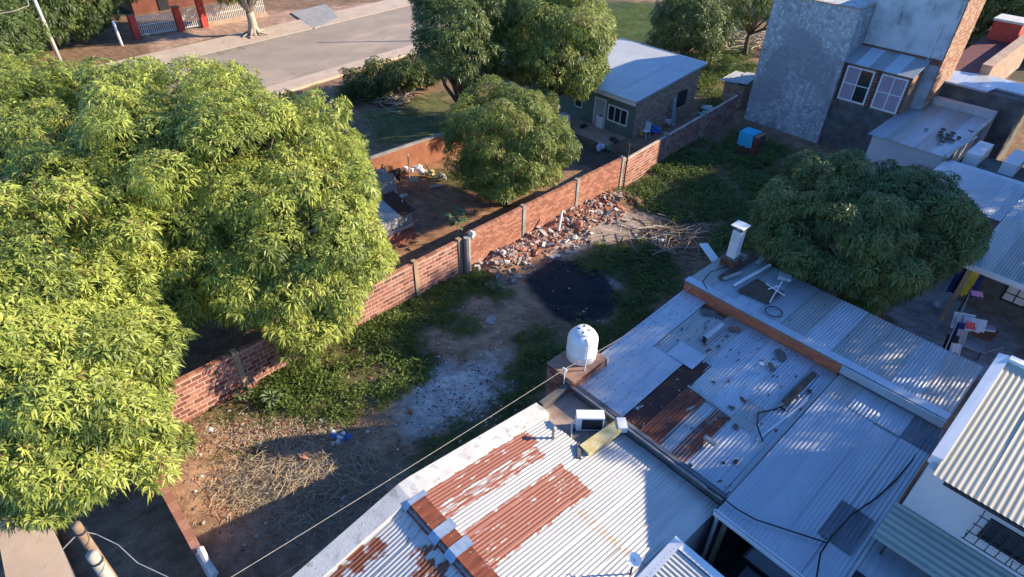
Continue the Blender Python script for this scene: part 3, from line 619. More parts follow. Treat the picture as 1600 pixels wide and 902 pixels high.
b = MB(); b.obox((-11.2, -.05, .7), (.55, 0, 0), (0, .09, 0), (0, 0, .8)); b.obox((-9.9, -.08, .65), (.75, 0, 0), (0, .07, 0), (0, 0, .75)); b.build('body', m_whitecem, t)
MB().tube([(-11.7, .02, 1.66), (-11.2, 0, 1.6), (-10.8, .03, 1.57)], .09, 8).build('rolled_edge', m_whitecem, t)

# ------------------------------------------------------------------ near house: white and rust-painted corrugated roof
nh = thing('corrugated_roof_house', 'low house with white corrugated roof carrying two rust-red painted patches', 'house', (-5.5, 5, 0))
ZR = lambda y: 3.62-(y-4.41)*.133
ZL = lambda y: 3.585-(4.41-y)*.215
MB().prism([(-8.4, -1.2), (-3.05, -1.2), (-3.05, 10.42), (-8.4, 10.42)], -.1, 2.3).build('wall', m_whitecem, nh)
MB().add([(-3.05, -1.2, 2.3), (-3.05, 4.41, 2.3), (-3.05, 10.42, 2.3), (-3.05, 10.42, 2.75), (-3.05, 4.41, 3.5), (-3.05, -1.2, 2.3),
          (-8.4, 4.41, 2.3), (-8.4, 10.42, 2.3), (-8.4, 10.42, 2.75), (-8.4, 4.41, 3.5), (-8.4, -1.2, 2.3)], [(1, 2, 3, 4), (0, 1, 4), (6, 9, 8, 7), (10, 9, 6)]).build('gable', m_whitecem, nh)
xs = np.linspace(-8.02, -2.98, 7)
for i in range(6):
    far = 9.02 if xs[i+1] < -6.3 else 10.40
    sheet(nh, (xs[i], 7.28, ZR(7.28)+.0+(i % 2)*.006), (xs[i+1]-xs[i]+.03, 0, 0), (0, far-7.28, ZR(far)-ZR(7.28)), m_near, jit=RR)
    sheet(nh, (xs[i], 4.42, ZR(4.42)+.022+(i % 2)*.006), (xs[i+1]-xs[i]+.03, 0, 0), (0, 2.98, ZR(7.4)-ZR(4.42)), m_near, jit=RR)
    sheet(nh, (xs[i], -1.3, ZL(-1.3)+(i % 2)*.006), (xs[i+1]-xs[i]+.03, 0, 0), (0, 5.65, ZL(4.35)-ZL(-1.3)), m_galv_rust, jit=RR, amp=.014)
prof = [(-1.3, 2.45), (1.41, 3.06), (4.3, 3.70), (4.6, 3.70), (9.2, 3.06)]
b = MB()
for (ya, za), (yb, zb) in zip(prof[:-1], prof[1:]):
    b.add([(-8.55, ya, za), (-8.02, ya, za-.02), (-8.02, yb, zb-.02), (-8.55, yb, zb), (-8.55, ya, za-.5), (-8.02, ya, za-.5), (-8.02, yb, zb-.5), (-8.55, yb, zb-.5)],
          [(0, 1, 2, 3), (0, 3, 7, 4), (1, 5, 6, 2), (0, 4, 5, 1), (3, 2, 6, 7)])
b.build('white_edge_coping', m_whitecem, nh)
b = MB(); b.add([(-8.0, 4.22, 3.675), (-2.95, 4.22, 3.675), (-2.95, 4.62, 3.65), (-8.0, 4.62, 3.65), (-8.0, 4.18, 3.56), (-2.95, 4.18, 3.56)], [(0, 1, 2, 3), (4, 5, 1, 0)])
b.tube([(-8.0, 4.2, 3.655), (-2.95, 4.2, 3.655)], .03, 8); b.tube([(-8.0, 4.08, 3.555), (-2.95, 4.08, 3.555)], .022, 6); rc = b.build('ridge_flashing', m_rust, nh)
for x, w in ((-7.93, .16), (-6.82, .3), (-6.22, .3)):
    MB().add([(x-w/2, 4.03, 3.59), (x+w/2, 4.03, 3.59), (x+w/2, 4.19, 3.70), (x-w/2, 4.19, 3.70), (x+w/2, 4.7, 3.675), (x-w/2, 4.7, 3.675)], [(0, 1, 2, 3), (3, 2, 4, 5)]).build('sealing_tape', m_tape, rc)
MB().box(-8.4, -6.25, 9.02, 10.42, 2.4, 2.80).build('slab', m_slab, nh)
b = MB(); b.box(-8.35, -2.95, 10.45, 10.62, 2.2, 3.12); b.box(-8.5, -8.32, 9.25, 10.62, 2.3, 3.10); b.build('gutter_wall', m_cement_d, nh)
MB().beam((-8.3, 10.4, 3.13), (-2.95, 10.4, 3.10), .05, .05).build('gutter_rim', m_cement, nh)
MB().beam((-6.9, 10.5, 3.14), (-2.9, 10.52, 3.12), .06, .03).build('gutter_lip', m_zinc_d, nh)

# ------------------------------------------------------------------ tank tower and tank
tt = thing('tank_stand', 'square brick stand carrying the round white water tank', 'stand', (-8.85, 11.2, 0))
MB().box(-9.28, -8.22, 10.42, 11.9, -.1, 3.30).build('mortar_core', m_mortar_r, tt)
for (p0, p1, th) in (((-9.3, 10.405), (-8.2, 10.405), .05), ((-8.205, 10.43), (-8.205, 11.92), .05)):
    brick_run(tt, p0, p1, 2.3, 1.03, .25, .085, th, m_rb+m_db[:1], RR, .014)
MB().box(-9.32, -8.18, 10.38, 11.94, 3.335, 3.37).build('top_slab', m_mortar_r, tt)
MB().beam((-8.17, 11.95, 2.4), (-8.17, 11.95, 3.4), .07, .07).build('corner_edge', m_mortar, tt)
TK = np.array([-8.80, 11.40, 3.37])
tk = thing('water_tank', 'round white plastic water tank with screw lid on the brick stand', 'water tank', TK)
MB().lathe(TK, [(.44, 0), (.475, .04), (.48, .3), (.49, .32), (.48, .34), (.48, .76), (.47, .84), (.40, .97), (.30, 1.05), (.27, 1.06)], 36).build('body', m_plastic_w, tk, True)
ld = MB().lathe(TK+(0, 0, 1.05), [(.27, 0), (.275, .06), (.25, .085), (.02, .095)], 30).build('lid', m_plastic_w, tk, True)
for k in range(4):
    a = k*math.pi/2+.6; MB().obox(TK+(.16*math.cos(a), .16*math.sin(a), 1.15), (.05*math.cos(a), .05*math.sin(a), 0), (-.014*math.sin(a), .014*math.cos(a), 0), (0, 0, .008)).build('lid_grip', m_dark, ld)
MB().obox(TK+(.36, -.12, .95), (.10, 0, -.06), (0, .09, 0), (.02, 0, .03)).build('outlet_boss', m_plastic_w, tk)
MB().tube([TK+(.30, -.20, 1.1), TK+(.47, -.30, .97), TK+(.50, -.36, .3), TK+(.50, -.42, -.2), TK+(.62, -.66, -.5)], .022, 8).build('pipe', m_pvc, tk, True)
# air conditioner outside unit and the yellowed block beside it
A = P(920, 668, 2.82); ac = thing('air_conditioner', 'white air conditioner outdoor unit standing on the pinkish slab', 'air conditioner', A)
ca, sa = math.cos(.82), math.sin(.82); ux = np.array([ca, sa, 0])*.40; uy = np.array([-sa, ca, 0])*.16
MB().obox(A+(0, 0, .31), ux, uy, (0, 0, .27)).build('casing', m_white, ac)
MB().obox(A+(0, 0, .31)-uy*1.02+ux*.12, ux*.74, uy*.03, (0, 0, .21)).build('grille', m_iron, ac)
for k in (-1, 1): MB().obox(A+ux*.75*k+(0, 0, .02), (.04, 0, 0), (0, .2, 0), (0, 0, .03)).build('foot', m_iron, ac)
MB().tube([A-ux*1.0+(0, 0, .25), A-ux*1.25+(0, 0, .2), A-ux*1.3-uy+(0, 0, .03), A-ux*1.4-uy*3+(0, 0, 0)], .03, 7).build('hose', m_pvc, ac, True)
q0, q1 = P(912, 708, 3.0), P(968, 668, 2.97)
y_ = thing('foam_block', 'long yellowed insulation block lying on the roof beside the air conditioner', 'insulation', q0)
MB().beam(q0+(0, 0, .08), q1+(0, 0, .08), .36, .17).build('block', m_yellow, y_)
MB().beam(q1+(-.05, -.06, .10), q1+(.12, .14, .10), .40, .2).build('end_wrap', m_white, y_)
q = P(900, 702, 3.03); MB_ = MB().beam(q+(-.05, .15, .06), q+(.3, -.2, .06), .1, .09).build('loose_brick', m_cement_d)
tag(MB_, 'dark grey brick weighing down the end of the yellowed foam block', 'brick')
v_ = P(864, 686, 3.02); vt = thing('vent_pipe', 'small galvanised vent pipe sticking out of the white corrugated roof', 'vent pipe', v_)
MB().tube([v_, v_+(0, 0, .42)], .05, 10).build('pipe', m_galv, vt, True); MB().lathe(v_+(0, 0, .42), [(.09, 0), (.08, .05), (.01, .09)], 12).build('cowl', m_galv, vt, True)

# ------------------------------------------------------------------ middle house: patchwork roof and brick parapet
mh = thing('patchwork_roof_house', 'low house with patchwork roof of zinc and rusted sheets weighed down with debris', 'house', (-5.7, 13.7, 0))
ZM = lambda y: 2.96+(y-10.65)*.070
MB().prism([(-8.5, 10.64), (-2.9, 10.64), (-2.9, 16.7), (-8.5, 16.7)], -.1, [2.7, 2.7, 3.2, 3.2]).build('wall', m_cement, mh)
def XB(x, y): return P(x, y, 3.1)[0]
xa, xc, xd, xe = XB(1016, 612), XB(1062, 511), XB(1064, 617), XB(1082, 671)
yj = P(1024, 551, 3.1)[1]
def patch(x0, x1, y0, y1, m, dz, n=1, **kw): sheet_row(mh, x0, x1, n, y0, y1, ZM, m, RR, dz, **kw)
patch(-8.62, xa, 10.66, yj+.1, m_zinc_l, .03, 2, amp=.007, pitch=.18)
patch(-8.62, xc, yj, 16.72, m_zinc_l, .015, 2, amp=.007, pitch=.18)
patch(xc-.02, xc+1.0, yj+.05, 16.3, m_galv, .0, 1, amp=.013)
patch(xa-.02, xd, 10.66, 14.3, m_rust_d, .01, 1, amp=.012)
patch(xd-.03, xd+.62, 10.66, 13.0, m_rust, .03, 1, amp=.012); patch(xd+.6, xe+.2, 10.7, 12.9, m_galv, .02, 1, amp=.012); patch(xe+.05, xe+.5, 10.68, 12.9, m_rust, .03, 1, amp=.012)
patch(xc+.95, -2.88, 13.9, 16.72, [m_galv, m_zinc_l, m_zinc_b, m_galv_w], -.01, 5)
patch(xd, -2.88, 12.4, 14.3, [m_galv_w, m_zinc_l, m_galv, m_zinc_b], .0, 4)
patch(xe+.3, -2.88, 10.66, 12.8, [m_galv, m_galv_w, m_zinc_b, m_zinc_b], .01, 3)
patch(xc+.55, xc+1.5, 13.7, 14.5, m_zinc_l, .04, 1, amp=.008)
q = P(1076, 560, 3.1)
MB().beam((xd-.05, 13.05, ZM(13.05)+.05), (xe+.55, 12.95, ZM(12.95)+.05), .07, .03).build('joint_strip', m_galv, mh)
pr = brick_run; core(mh, (-8.65, 16.84), (-2.92, 16.84), 3.0, .755, .17, m_mortar_r, 'parapet_core')
m_pb = [pm('parapet_brick_%d' % i, c, 9, .9, 0, .3, 60) for i, c in enumerate(([(.46, .13, .06), (.55, .18, .09)], [(.38, .10, .05), (.48, .15, .08)]))]
brick_run(mh, (-8.65, 16.84), (-2.92, 16.84), 3.24, .515, .26, .085, .2, m_pb, RR, .014)

# ------------------------------------------------------------------ long back roof (strip) with chimney
sh = thing('long_roof_shed', 'long narrow house under grey-blue corrugated roof dappled with sunlight, chimney at its end', 'house', (-4.3, 18.5, 0))
MB().box(-8.6, -.02, 16.98, 19.8, -.1, 3.55).build('wall', m_cement, sh)
ZS = lambda y: 3.70-(y-16.95)*.012
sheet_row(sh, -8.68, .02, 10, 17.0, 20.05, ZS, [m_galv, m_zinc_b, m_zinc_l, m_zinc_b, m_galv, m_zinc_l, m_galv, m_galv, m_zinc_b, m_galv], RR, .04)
b = MB(); b.box(-8.7, .03, 16.80, 17.12, 3.76, 3.785); b.box(-2.9, .03, 16.70, 16.74, 3.5, 3.787); b.build('edge_flashing', m_zinc_l, sh)
CH = P(1141, 412, 3.72); ch = thing('chimney', 'slender flaking white chimney with a flat cap on a mossy brick base', 'chimney', CH)
MB().box(CH[0]-.27, CH[0]+.27, CH[1]-.27, CH[1]+.27, CH[2]-.9, CH[2]+.36).build('mortar_core', m_cement_d, ch)
for (p0, p1) in (((CH[0]-.29, CH[1]-.28), (CH[0]+.29, CH[1]-.28)), ((CH[0]+.28, CH[1]-.27), (CH[0]+.28, CH[1]+.29))):
    brick_run(ch, p0, p1, CH[2]-.1, .46, .2, .09, .06, m_db, RR, .014)
m_flake = pm('flaking_whitewash', [(.52, .51, .49), (.68, .67, .65)], 3, .9, 0, .4, 25, layers=[dict(col=(.16, .12, .09), scale=7, lo=.62, hi=.68)])
b = MB(); b.prism([(CH[0]-.17, CH[1]-.17), (CH[0]+.17, CH[1]-.17), (CH[0]+.17, CH[1]+.17), (CH[0]-.17, CH[1]+.17)], CH[2]+.362, CH[2]+1.5)
b.build('shaft', m_flake, ch)
for sx in (-1, 1): MB().box(CH[0]+sx*.14-.03, CH[0]+sx*.14+.03, CH[1]-.16, CH[1]+.16, CH[2]+1.5, CH[2]+1.66).build('cap_support', m_db[2], ch)
MB().box(CH[0]-.25, CH[0]+.25, CH[1]-.25, CH[1]+.25, CH[2]+1.66, CH[2]+1.70).build('cap', m_white, ch)

# ------------------------------------------------------------------ carport roof
cp = thing('carport', 'carport with wide grey-blue corrugated roof and white gutter over a parked car', 'carport', (-1.4, 13, 0))
ZK = lambda y: 3.22+(y-9.97)*.032
yk = P(1335, 637, 3.4)[1]
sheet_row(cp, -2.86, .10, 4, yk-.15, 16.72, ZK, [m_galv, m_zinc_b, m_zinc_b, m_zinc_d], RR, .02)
sheet_row(cp, -2.86, .10, 4, 9.97, yk, ZK, [m_zinc_b, m_zinc_b, m_zinc_b, m_zinc_b], RR, .0, amp=.009)
sheet(cp, (-.85, 11.2, ZK(11.2)+.03), (.8, 0, 0), (0, 1.3, .04), m_zinc_d, jit=RR)
b = MB(); b.box(-2.92, .05, 9.84, 9.86, 3.12, 3.22); b.box(-2.92, .05, 9.945, 9.965, 3.12, 3.22); b.box(-2.92, .05, 9.84, 9.965, 3.10, 3.12); b.box(-2.92, -2.9, 9.84, 9.965, 3.1, 3.22); b.build('gutter', m_white, cp)
MB().tube([(-2.86, 9.9, 3.1), (-2.8, 9.98, 2.9), (-2.78, 10.05, 0)], .05, 8).build('downpipe', m_white, cp, True)
for q0, q1 in (((-2.95, 10.7, 3.16), (-2.95, 16.7, 3.36)), ((.14, 9.97, 3.27), (.14, 12.6, 3.35))): MB().beam(q0, q1, .07, .05).build('side_flashing', m_galv, cp)
for x, y in ((-2.6, 10.15), (-.15, 10.15), (-.15, 16.2)): MB().box(x-.06, x+.06, y-.06, y+.06, -.05, 3.1).build('post', m_wood, cp)
MB().box(-2.8, -.05, 13.2, 13.35, -.1, 3.1).build('back_wall', m_cement_d, cp)

# ------------------------------------------------------------------ small bright roof at the bottom edge
sr = thing('small_roof_house', 'small outbuilding at the bottom edge with bright white ribbed roof and metal rim', 'outbuilding', (-1.5, 6, 0))
MB().box(-2.95, 1.5, 2.4, 8.25, -.1, 3.30).build('wall', m_whitecem, sr)
ys = np.linspace(8.30, 2.2, 7)
for i in range(6): sheet(sr, (-2.95, ys[i], 3.42+.006*(i % 2)), (0, ys[i+1]-ys[i]-.03, 0), (4.6, 0, -.1), m_galv_w, .12, .014)
b = MB(); b.add([(-3.12, 2.2, 3.36), (-2.86, 2.2, 3.46), (-2.86, 8.42, 3.46), (-3.12, 8.42, 3.36), (1.7, 8.42, 3.34), (1.7, 8.22, 3.37), (-2.86, 8.22, 3.465)], [(0, 1, 2, 3), (2, 6, 5, 4)])
b.tube([(-3.1, 8.43, 3.4), (1.7, 8.43, 3.3)], .05, 8); b.build('metal_rim', m_white, sr)
D = P(991, 874, 3.95); dr = P(990, 905, 3.2); ds = thing('dish_antenna', 'small round white dish antenna on a short mast at the bottom edge', 'antenna', (D[0], D[1], 3.2))
MB().tube([(D[0], D[1], 3.1), (D[0], D[1], 3.9)], .025, 7).build('mast', m_iron, ds)
nv = unit(np.array([.35, -.55, .75])); t1 = unit(np.cross(nv, (0, 0, 1.0))); t2 = np.cross(nv, t1); b = MB(); seg = 20; vs = [D+nv*.0]
for r, hh in ((.09, .006), (.16, .025)): vs += [D+t1*r*math.cos(k*6.2832/seg)+t2*r*math.sin(k*6.2832/seg)+nv*hh for k in range(seg)]
b.add(vs, [(0, 1+k, 1+(k+1) % seg) for k in range(seg)]+[(1+k, 1+seg+k, 1+seg+(k+1) % seg, 1+(k+1) % seg) for k in range(seg)]); b.build('reflector', m_white, ds, True)
MB().tube([D+nv*.01, D+nv*.22], .012, 6).build('feed_arm', m_iron, ds)

# ------------------------------------------------------------------ cream-roofed house on the right
ch2 = thing('cream_roof_house', 'white house with cream corrugated roof and barred window', 'house', (3, 14.5, 0))
ZC = lambda y: 5.66+(y-12.5)*.2
MB().prism([(.22, 12.72), (7, 12.72), (7, 16.5), (.22, 16.5)], -.1, [5.56, 5.56, 6.3, 6.3]).build('wall', m_whitewall, ch2)
sheet_row(ch2, .36, 7.2, 8, 12.5, 16.6, ZC, m_cream, RR, pitch=.12, amp=.009)
b = MB(); b.add([(.14, 12.95, 5.74), (.38, 12.95, 5.78), (.38, 16.7, 6.55), (.14, 16.7, 6.50), (.14, 12.95, 5.5), (.38, 12.95, 5.5), (.38, 16.7, 6.2), (.14, 16.7, 6.2)], [(0, 1, 2, 3), (0, 3, 7, 4), (1, 5, 6, 2), (0, 4, 5, 1), (3, 2, 6, 7)])
b.box(.38, 7.2, 16.55, 16.75, 6.2, 6.56); b.build('white_rim', m_white, ch2)
MB().box(.6, 7.1, 12.56, 12.68, 5.48, 5.57).build('gutter', m_iron, ch2)
wa_, wb_ = PY(1540, 826, 12.7), PY(1600, 890, 12.7); ga, gb = PY(1522, 822, 12.5), PY(1556, 792, 12.5)
window_y(ch2, wa_[0]+.02, wa_[0]+1.5, wa_[2]-.25, wa_[2]+.28, 12.72, 4, 1, m_iron, m_glass)
b = MB(); xg, zg0, zg1 = ga[0], wa_[2]-.42, wa_[2]+.42
for i in range(10): b.beam((xg+i*.2, 12.5, zg0), (xg+i*.2, 12.5, zg1), .018, .018)
for k in range(4): b.beam((xg-.05, 12.5, zg0+(zg1-zg0)*k/3), (xg+1.9, 12.5, zg0+(zg1-zg0)*k/3), .018, .018)
for x in (xg, xg+.9, xg+1.8):
    for z in (zg0, zg1): b.beam((x, 12.5, z), (x, 12.72, z), .018, .018)
b.build('window_bars', m_iron, ch2)
aw = thing('striped_awning', 'faded green-grey ribbed awning along the foot of the white house wall', 'awning', (2.5, 12.3, 0))
m_awn = pm('faded_awning', [(.20, .23, .22), (.32, .34, .30)], 1.2, .8, 0, .1, 30, stretch=(.3, 6, 1))
sheet(aw, (.08, 12.68, 4.12), (0, -.95, -.42), (6, 0, 0), m_awn, .16, .02, name='canopy_sheet')
for x in (.4, 3, 5.6): MB().box(x-.03, x+.03, 11.78, 11.84, -.05, 3.68).build('post', m_iron, aw)
fr = thing('flat_zinc_roof', 'flat grey-blue zinc roof with a dark bitumen square beside the carport', 'roof', (2, 11, 0))
MB().box(.12, 6, 8.9, 12.6, -.1, 3.2).build('wall', m_cement, fr); sheet_row(fr, .06, 6, 6, 8.8, 12.66, lambda y: 3.26, m_zinc_b, RR, amp=.006, pitch=.2)
b = MB(); b.box(.10, .75, 9.6, 10.95, 3.275, 3.30); b.build('bitumen_square', m_tar, fr)
# ------------------------------------------------------------------ tall grey building with windowed extension
tb = thing('tall_building', 'tall windowless building with blotched grey rendered wall at the end of the lot', 'building', (-16.9, 46, 0))
MB().box(-19.6, -14.2, 41.0, 46.5, -.1, 8.25).build('wall', m_plaster, tb)
b = MB(); b.box(-19.62, -14.18, 40.98, 41.2, 8.25, 8.32); b.box(-14.42, -14.18, 41.2, 46.5, 8.25, 8.32); b.build('parapet_cap', m_slab, tb)
ub = thing('upper_storey_building', 'stained pale upper storey with bare brick end wall above the striped awning roof', 'building', (-12, 45, 0))
MB().box(-14.17, -9.62, 43.0, 46.6, -.1, 9.3).build('wall', m_upper, ub)
MB().box(-14.15, -9.6, 42.93, 43.0, 5.75, 6.08).build('brick_band', m_db[1], ub)
MB().box(-9.66, -9.58, 43.03, 46.55, 3.0, 9.25).build('mortar_core', m_mortar_r, ub)
brick_run(ub, (-9.57, 43.02), (-9.57, 46.56), 3.0, 6.2, .3, .12, .05, m_hb+m_rb[:1], RR, .014, 120)
MB().box(-14.17, -9.5, 42.95, 46.65, 9.303, 9.37).build('roof_cap', m_slab, ub)
MB().tube([(-10.35, 42.95, 5.9), (-10.3, 42.94, 7.9)], .03, 7).build('pipe', m_pvc, ub)
ex = thing('window_extension', 'brick extension with two white-barred windows under a striped blue awning roof', 'building', (-12.2, 42, 0))
MB().box(-14.17, -10.25, 41.28, 42.9, -.1, 2.95).build('lower_wall', m_cement_d, ex)
MB().box(-14.17, -10.25, 41.32, 42.9, 2.952, 5.30).build('upper_wall', m_mortar_r, ex)
brick_run(ex, (-14.17, 41.30), (-10.25, 41.30), 2.96, 2.32, .27, .09, .06, m_db, RR, .012, 300, holes=((.15, 1.92, .1, 5.2), (2.2, 3.85, .1, 5.2)))
for i, (x0, x1) in enumerate(((-13.95, -12.35), (-11.9, -10.45))):
    MB().box(x0, x1, 41.27, 41.275, 3.1, 5.1).build('curtain', m_curtain if i else m_glass, ex)
    window_y(ex, x0+.06, x1-.06, 3.16, 5.04, 41.27, 2, 2, m_white, m_glass, fw=.09, curtain=m_curtain, pick=(lambda i, j: i == 0) if i == 0 else (lambda i, j: True))
m_awb = pm('awning_blue_light', [(.42, .50, .56), (.50, .58, .63)], 1, .5); xs = np.linspace(-14.35, -10.15, 6)
for i in range(5): sheet(ex, (xs[i], 40.9, 5.36), (xs[i+1]-xs[i]+.02, 0, 0), (0, 2.08, .62), (m_zinc_b, m_awb)[i % 2], .1, .012, name='awning_sheet')
# ------------------------------------------------------------------ low roofs in front of it
r1 = thing('low_tin_house', 'low white house under shaded corrugated roof littered with leaves, beside the tall buildings', 'house', (-8.4, 41, 0))
MB().box(-10.2, -6.5, 37.7, 44.4, -.1, 2.85).build('wall', m_whitewall, r1)
sheet_row(r1, -10.4, -6.35, 5, 37.45, 44.5, lambda y: 2.93+(y-37.45)*.035, [m_zinc_b, m_galv, m_zinc_b, m_galv, m_zinc_l], RR)
MB().box(-10.75, -6.2, 44.5, 45.1, 0, 3.55).build('ridge_wall', m_whitecem, r1)
b = MB(); b.beam((-6.3, 37.4, 3.0), (-6.25, 44.4, 3.25), .16, .08); b.beam((-6.45, 37.6, 3.02), (-6.0, 41, 3.2), .1, .05); b.build('edge_board', m_whitecem, r1)
rg = random.Random(9); b = MB()
for k in range(26): p = P(1480+rg.gauss(0, 16), 212+rg.gauss(0, 6), 3.1); b.lump(p, rg.uniform(.08, .2), rg, (1, 1, .25))
o = stuff(b.build('leaf_litter', m_wood_d), 'dark heap of dead leaves and twigs lying on the shaded tin roof', 'leaf litter')
bk = thing('back_block', 'dark walled block topped by a broken pale slab behind the low tin house', 'building', (-8, 48, 0))
MB().box(-10.9, -5.2, 45.4, 48.6, -.1, 4.3).build('wall', m_cement_d, bk)
b = MB(); b.prism([(-10.95, 45.3), (-7.2, 45.3), (-7.0, 46.4), (-4.9, 46.3), (-4.9, 48.3), (-8, 48.7), (-10.9, 47.4)], 4.31, 4.42); b.build('roof_slab', m_zinc_l, bk)
rp = thing('red_walled_house', 'terracotta house with tan parapet and square red pillar behind the grey roofs', 'house', (-6, 54, 0))
pa, pb = P(1543, 104, 4.9), P(1612, 52, 4.9)
MB().prism([(pa[0]-2.6, pa[1]-.5), pa[:2], pb[:2], (pb[0]-2.6, pb[1]+1)], -.1, 4.2).build('roof_deck', pm('maroon_roof', [(.10, .03, .03), (.15, .05, .045)], 2, .8), rp)
MB().beam(pa-(0, 0, 1.2), pb-(0, 0, 1.2), .55, 2.4).build('parapet', m_slab, rp); MB().beam(pa+(0, 0, .04), pb+(0, 0, .04), .6, .07).build('parapet_cap', m_slab, rp); pc = P(1583, 30, 5.6); MB().box(pc[0]-.9, pc[0]+.9, pc[1]-.9, pc[1]+.9, 0, 5.5).build('pillar', m_red_p, rp); MB().box(pc[0]-1, pc[0]+1, pc[1]-1, pc[1]+1, 5.5, 5.65).build('pillar_cap', m_whitecem, rp)
cy = thing('courtyard_roofs', 'cluttered grey roof between the patio and the low tin house, with white wall ends', 'roof', (-3, 39, 0))
MB().box(-6.0, 6.4, 37.9, 41, -.1, 2.3).build('lower_roof', m_cement_d, cy)
for px, py in ((1533, 232), (1590, 246)): p = P(px, py, 2.9); MB().box(p[0]-.35, p[0]+.35, p[1]-1.3, p[1]+1.0, 2.3, 2.95).build('wall_end', m_white, cy)
sheet_row(cy, -1.5, 6.4, 7, 41.2, 47, lambda y: 3.4+(y-41)*.03, m_zinc_l, RR); MB().box(-1.4, 6.3, 41.4, 46.8, -.1, 3.3).build('wall', m_whitewall, cy)
MB().box(-6.2, 6.5, 37.3, 37.85, -.1, 2.75).build('party_wall', m_zinc_b, cy)
lr = thing('patio_house', 'house with long pale corrugated roof over a porch facing the patio', 'house', (2, 33, 0))
MB().box(-2.1, 6.3, 29.6, 37, -.1, 2.85).build('wall', m_cement_d, lr)
sheet_row(lr, -2.35, 6.4, 9, 27.35, 32.4, lambda y: 2.96+(y-27.35)*.02, [m_galv, m_galv_w, m_galv], RR, .02); sheet_row(lr, -2.35, 6.4, 9, 32.2, 37.2, lambda y: 2.96+(y-27.35)*.02, [m_zinc_b, m_zinc_l], RR, -.02)
MB().box(-2.4, 6.45, 27.22, 27.34, 2.80, 3.0).build('fascia', m_white, lr)
for x in (-2.1, 2.2, 6.2): MB().box(x-.08, x+.08, 27.5, 27.66, -.05, 2.8).build('porch_post', m_wood, lr)
window_y(lr, -.75, .45, .9, 2.3, 29.6, 3, 4, m_iron, m_white, name='glazed_door', fw=.07)
l2 = thing('side_wing', 'low grey-roofed wing behind the shaded mango tree, joined to the patio house', 'house', (-4.3, 35, 0))
MB().box(-6.0, -2.45, 33, 37, -.1, 2.6).build('wall', m_whitewall, l2); sheet_row(l2, -6.3, -2.36, 4, 32.6, 37.25, lambda y: 2.72+(y-32)*.02, [m_zinc_b, m_zinc_l], RR)

# ------------------------------------------------------------------ green house with pale flat roof
gh = thing('green_front_house', 'small house with green front, bare brick side and pale single-pitch roof', 'house', (-26, 35.5, 0))
ZG = lambda y: 2.66+(y-31.7)*.112
b = MB(); b.prism([(-29.8, 32.1), (-22.72, 32.1), (-22.72, 39.1), (-29.8, 39.1)], -.1, [2.6, 2.6, 3.36, 3.36]); b.build('wall', m_green_w, gh)
MB().prism([(-22.72, 32.14), (-22.68, 32.14), (-22.68, 39.08), (-22.72, 39.08)], -.05, [2.6, 2.6, 3.34, 3.34]).build('side_mortar', m_mortar_r, gh)
brick_run(gh, (-22.67, 32.14), (-22.67, 39.08), 0, 2.55, .27, .1, .05, m_hb, RR, .014, 300, slope=.107, holes=((4.6, 5.7, 1.0, 2.1),))
sheet_row(gh, -30.1, -22.45, 8, 31.65, 39.35, ZG, pm('pale_roof_sheet', [(.50, .50, .50), (.60, .60, .59)], .9, .5, .25, .04, 60), RR, .05, pitch=.16, amp=.008)
b = MB(); b.box(-30.05, -22.47, 31.72, 31.78, 2.38, 2.66); b.build('fascia', m_white, gh)
MB().add([(-22.44, 31.65, 2.72), (-22.40, 31.65, 2.72), (-22.40, 39.35, 3.58), (-22.44, 39.35, 3.58), (-22.44, 31.65, 2.60), (-22.40, 31.65, 2.60), (-22.40, 39.35, 3.46), (-22.44, 39.35, 3.46)], [(0, 1, 2, 3), (1, 5, 6, 2), (0, 4, 5, 1)]).build('edge_trim', m_zinc_l, gh)
MB().add([(-30.1, 39.33, 3.50), (-22.4, 39.33, 3.50), (-22.4, 39.4, 3.62), (-30.1, 39.4, 3.62)], [(0, 1, 2, 3)]).build('back_trim', m_white, gh)
window_y(gh, -24.78, -23.28, .78, 1.72, 32.1, 3, 1, m_white, m_glass, fw=.09); window_y(gh, -27.8, -27.2, .85, 1.35, 32.1, 1, 1, m_white, m_glass)
dr = MB(); dr.box(-26.05, -25.97, 32.02, 32.1, 0, 1.92); dr.box(-25.12, -25.04, 32.02, 32.1, 0, 1.92); dr.box(-26.05, -25.04, 32.02, 32.1, 1.92, 2.0); df = dr.build('door_frame', m_white, gh)
MB().box(-25.97, -25.12, 32.06, 32.085, .02, 1.92).build('door', m_zinc_l, gh)
MB().box(-22.63, -22.60, 36.75, 37.8, 1.0, 2.1).build('side_window', m_glass, gh)
MB().box(-29, -23, 30.0, 32.0, -.1, .06).build('doorstep', m_slab, gh)
p = P(1052, 205); o = MB().obox((-22.25, 36.0, 1.0), (0, .17, 0), (.02, 0, .03), (-.14, 0, .98)).build('leaning_board', m_zinc_l); tag(o, 'pale blue-grey board leaning against the brick side of the green house', 'board')
hut = thing('brick_hut', 'tiny brick hut with crumpled tin roof beside the tall grey building', 'hut', (-21.6, 43.3, 0))
MB().box(-22.35, -20.75, 42.3, 44.3, -.1, 1.72).build('mortar_core', m_mortar_r, hut); brick_run(hut, (-22.35, 42.28), (-20.75, 42.28), 0, 1.7, .3, .12, .05, m_hb, RR, .016, 80); brick_run(hut, (-20.73, 42.28), (-20.73, 44.3), 0, 1.7, .3, .12, .05, m_hb, RR, .016, 80)
for i, (a, z) in enumerate(((.1, 1.80), (-.12, 1.86), (.25, 1.92))): sheet(hut, (-22.6+.55*i, 42.0, z), (.9, a, 0), (-a*1.5, 2.4, .12), m_galv, .12, .02, jit=RR)
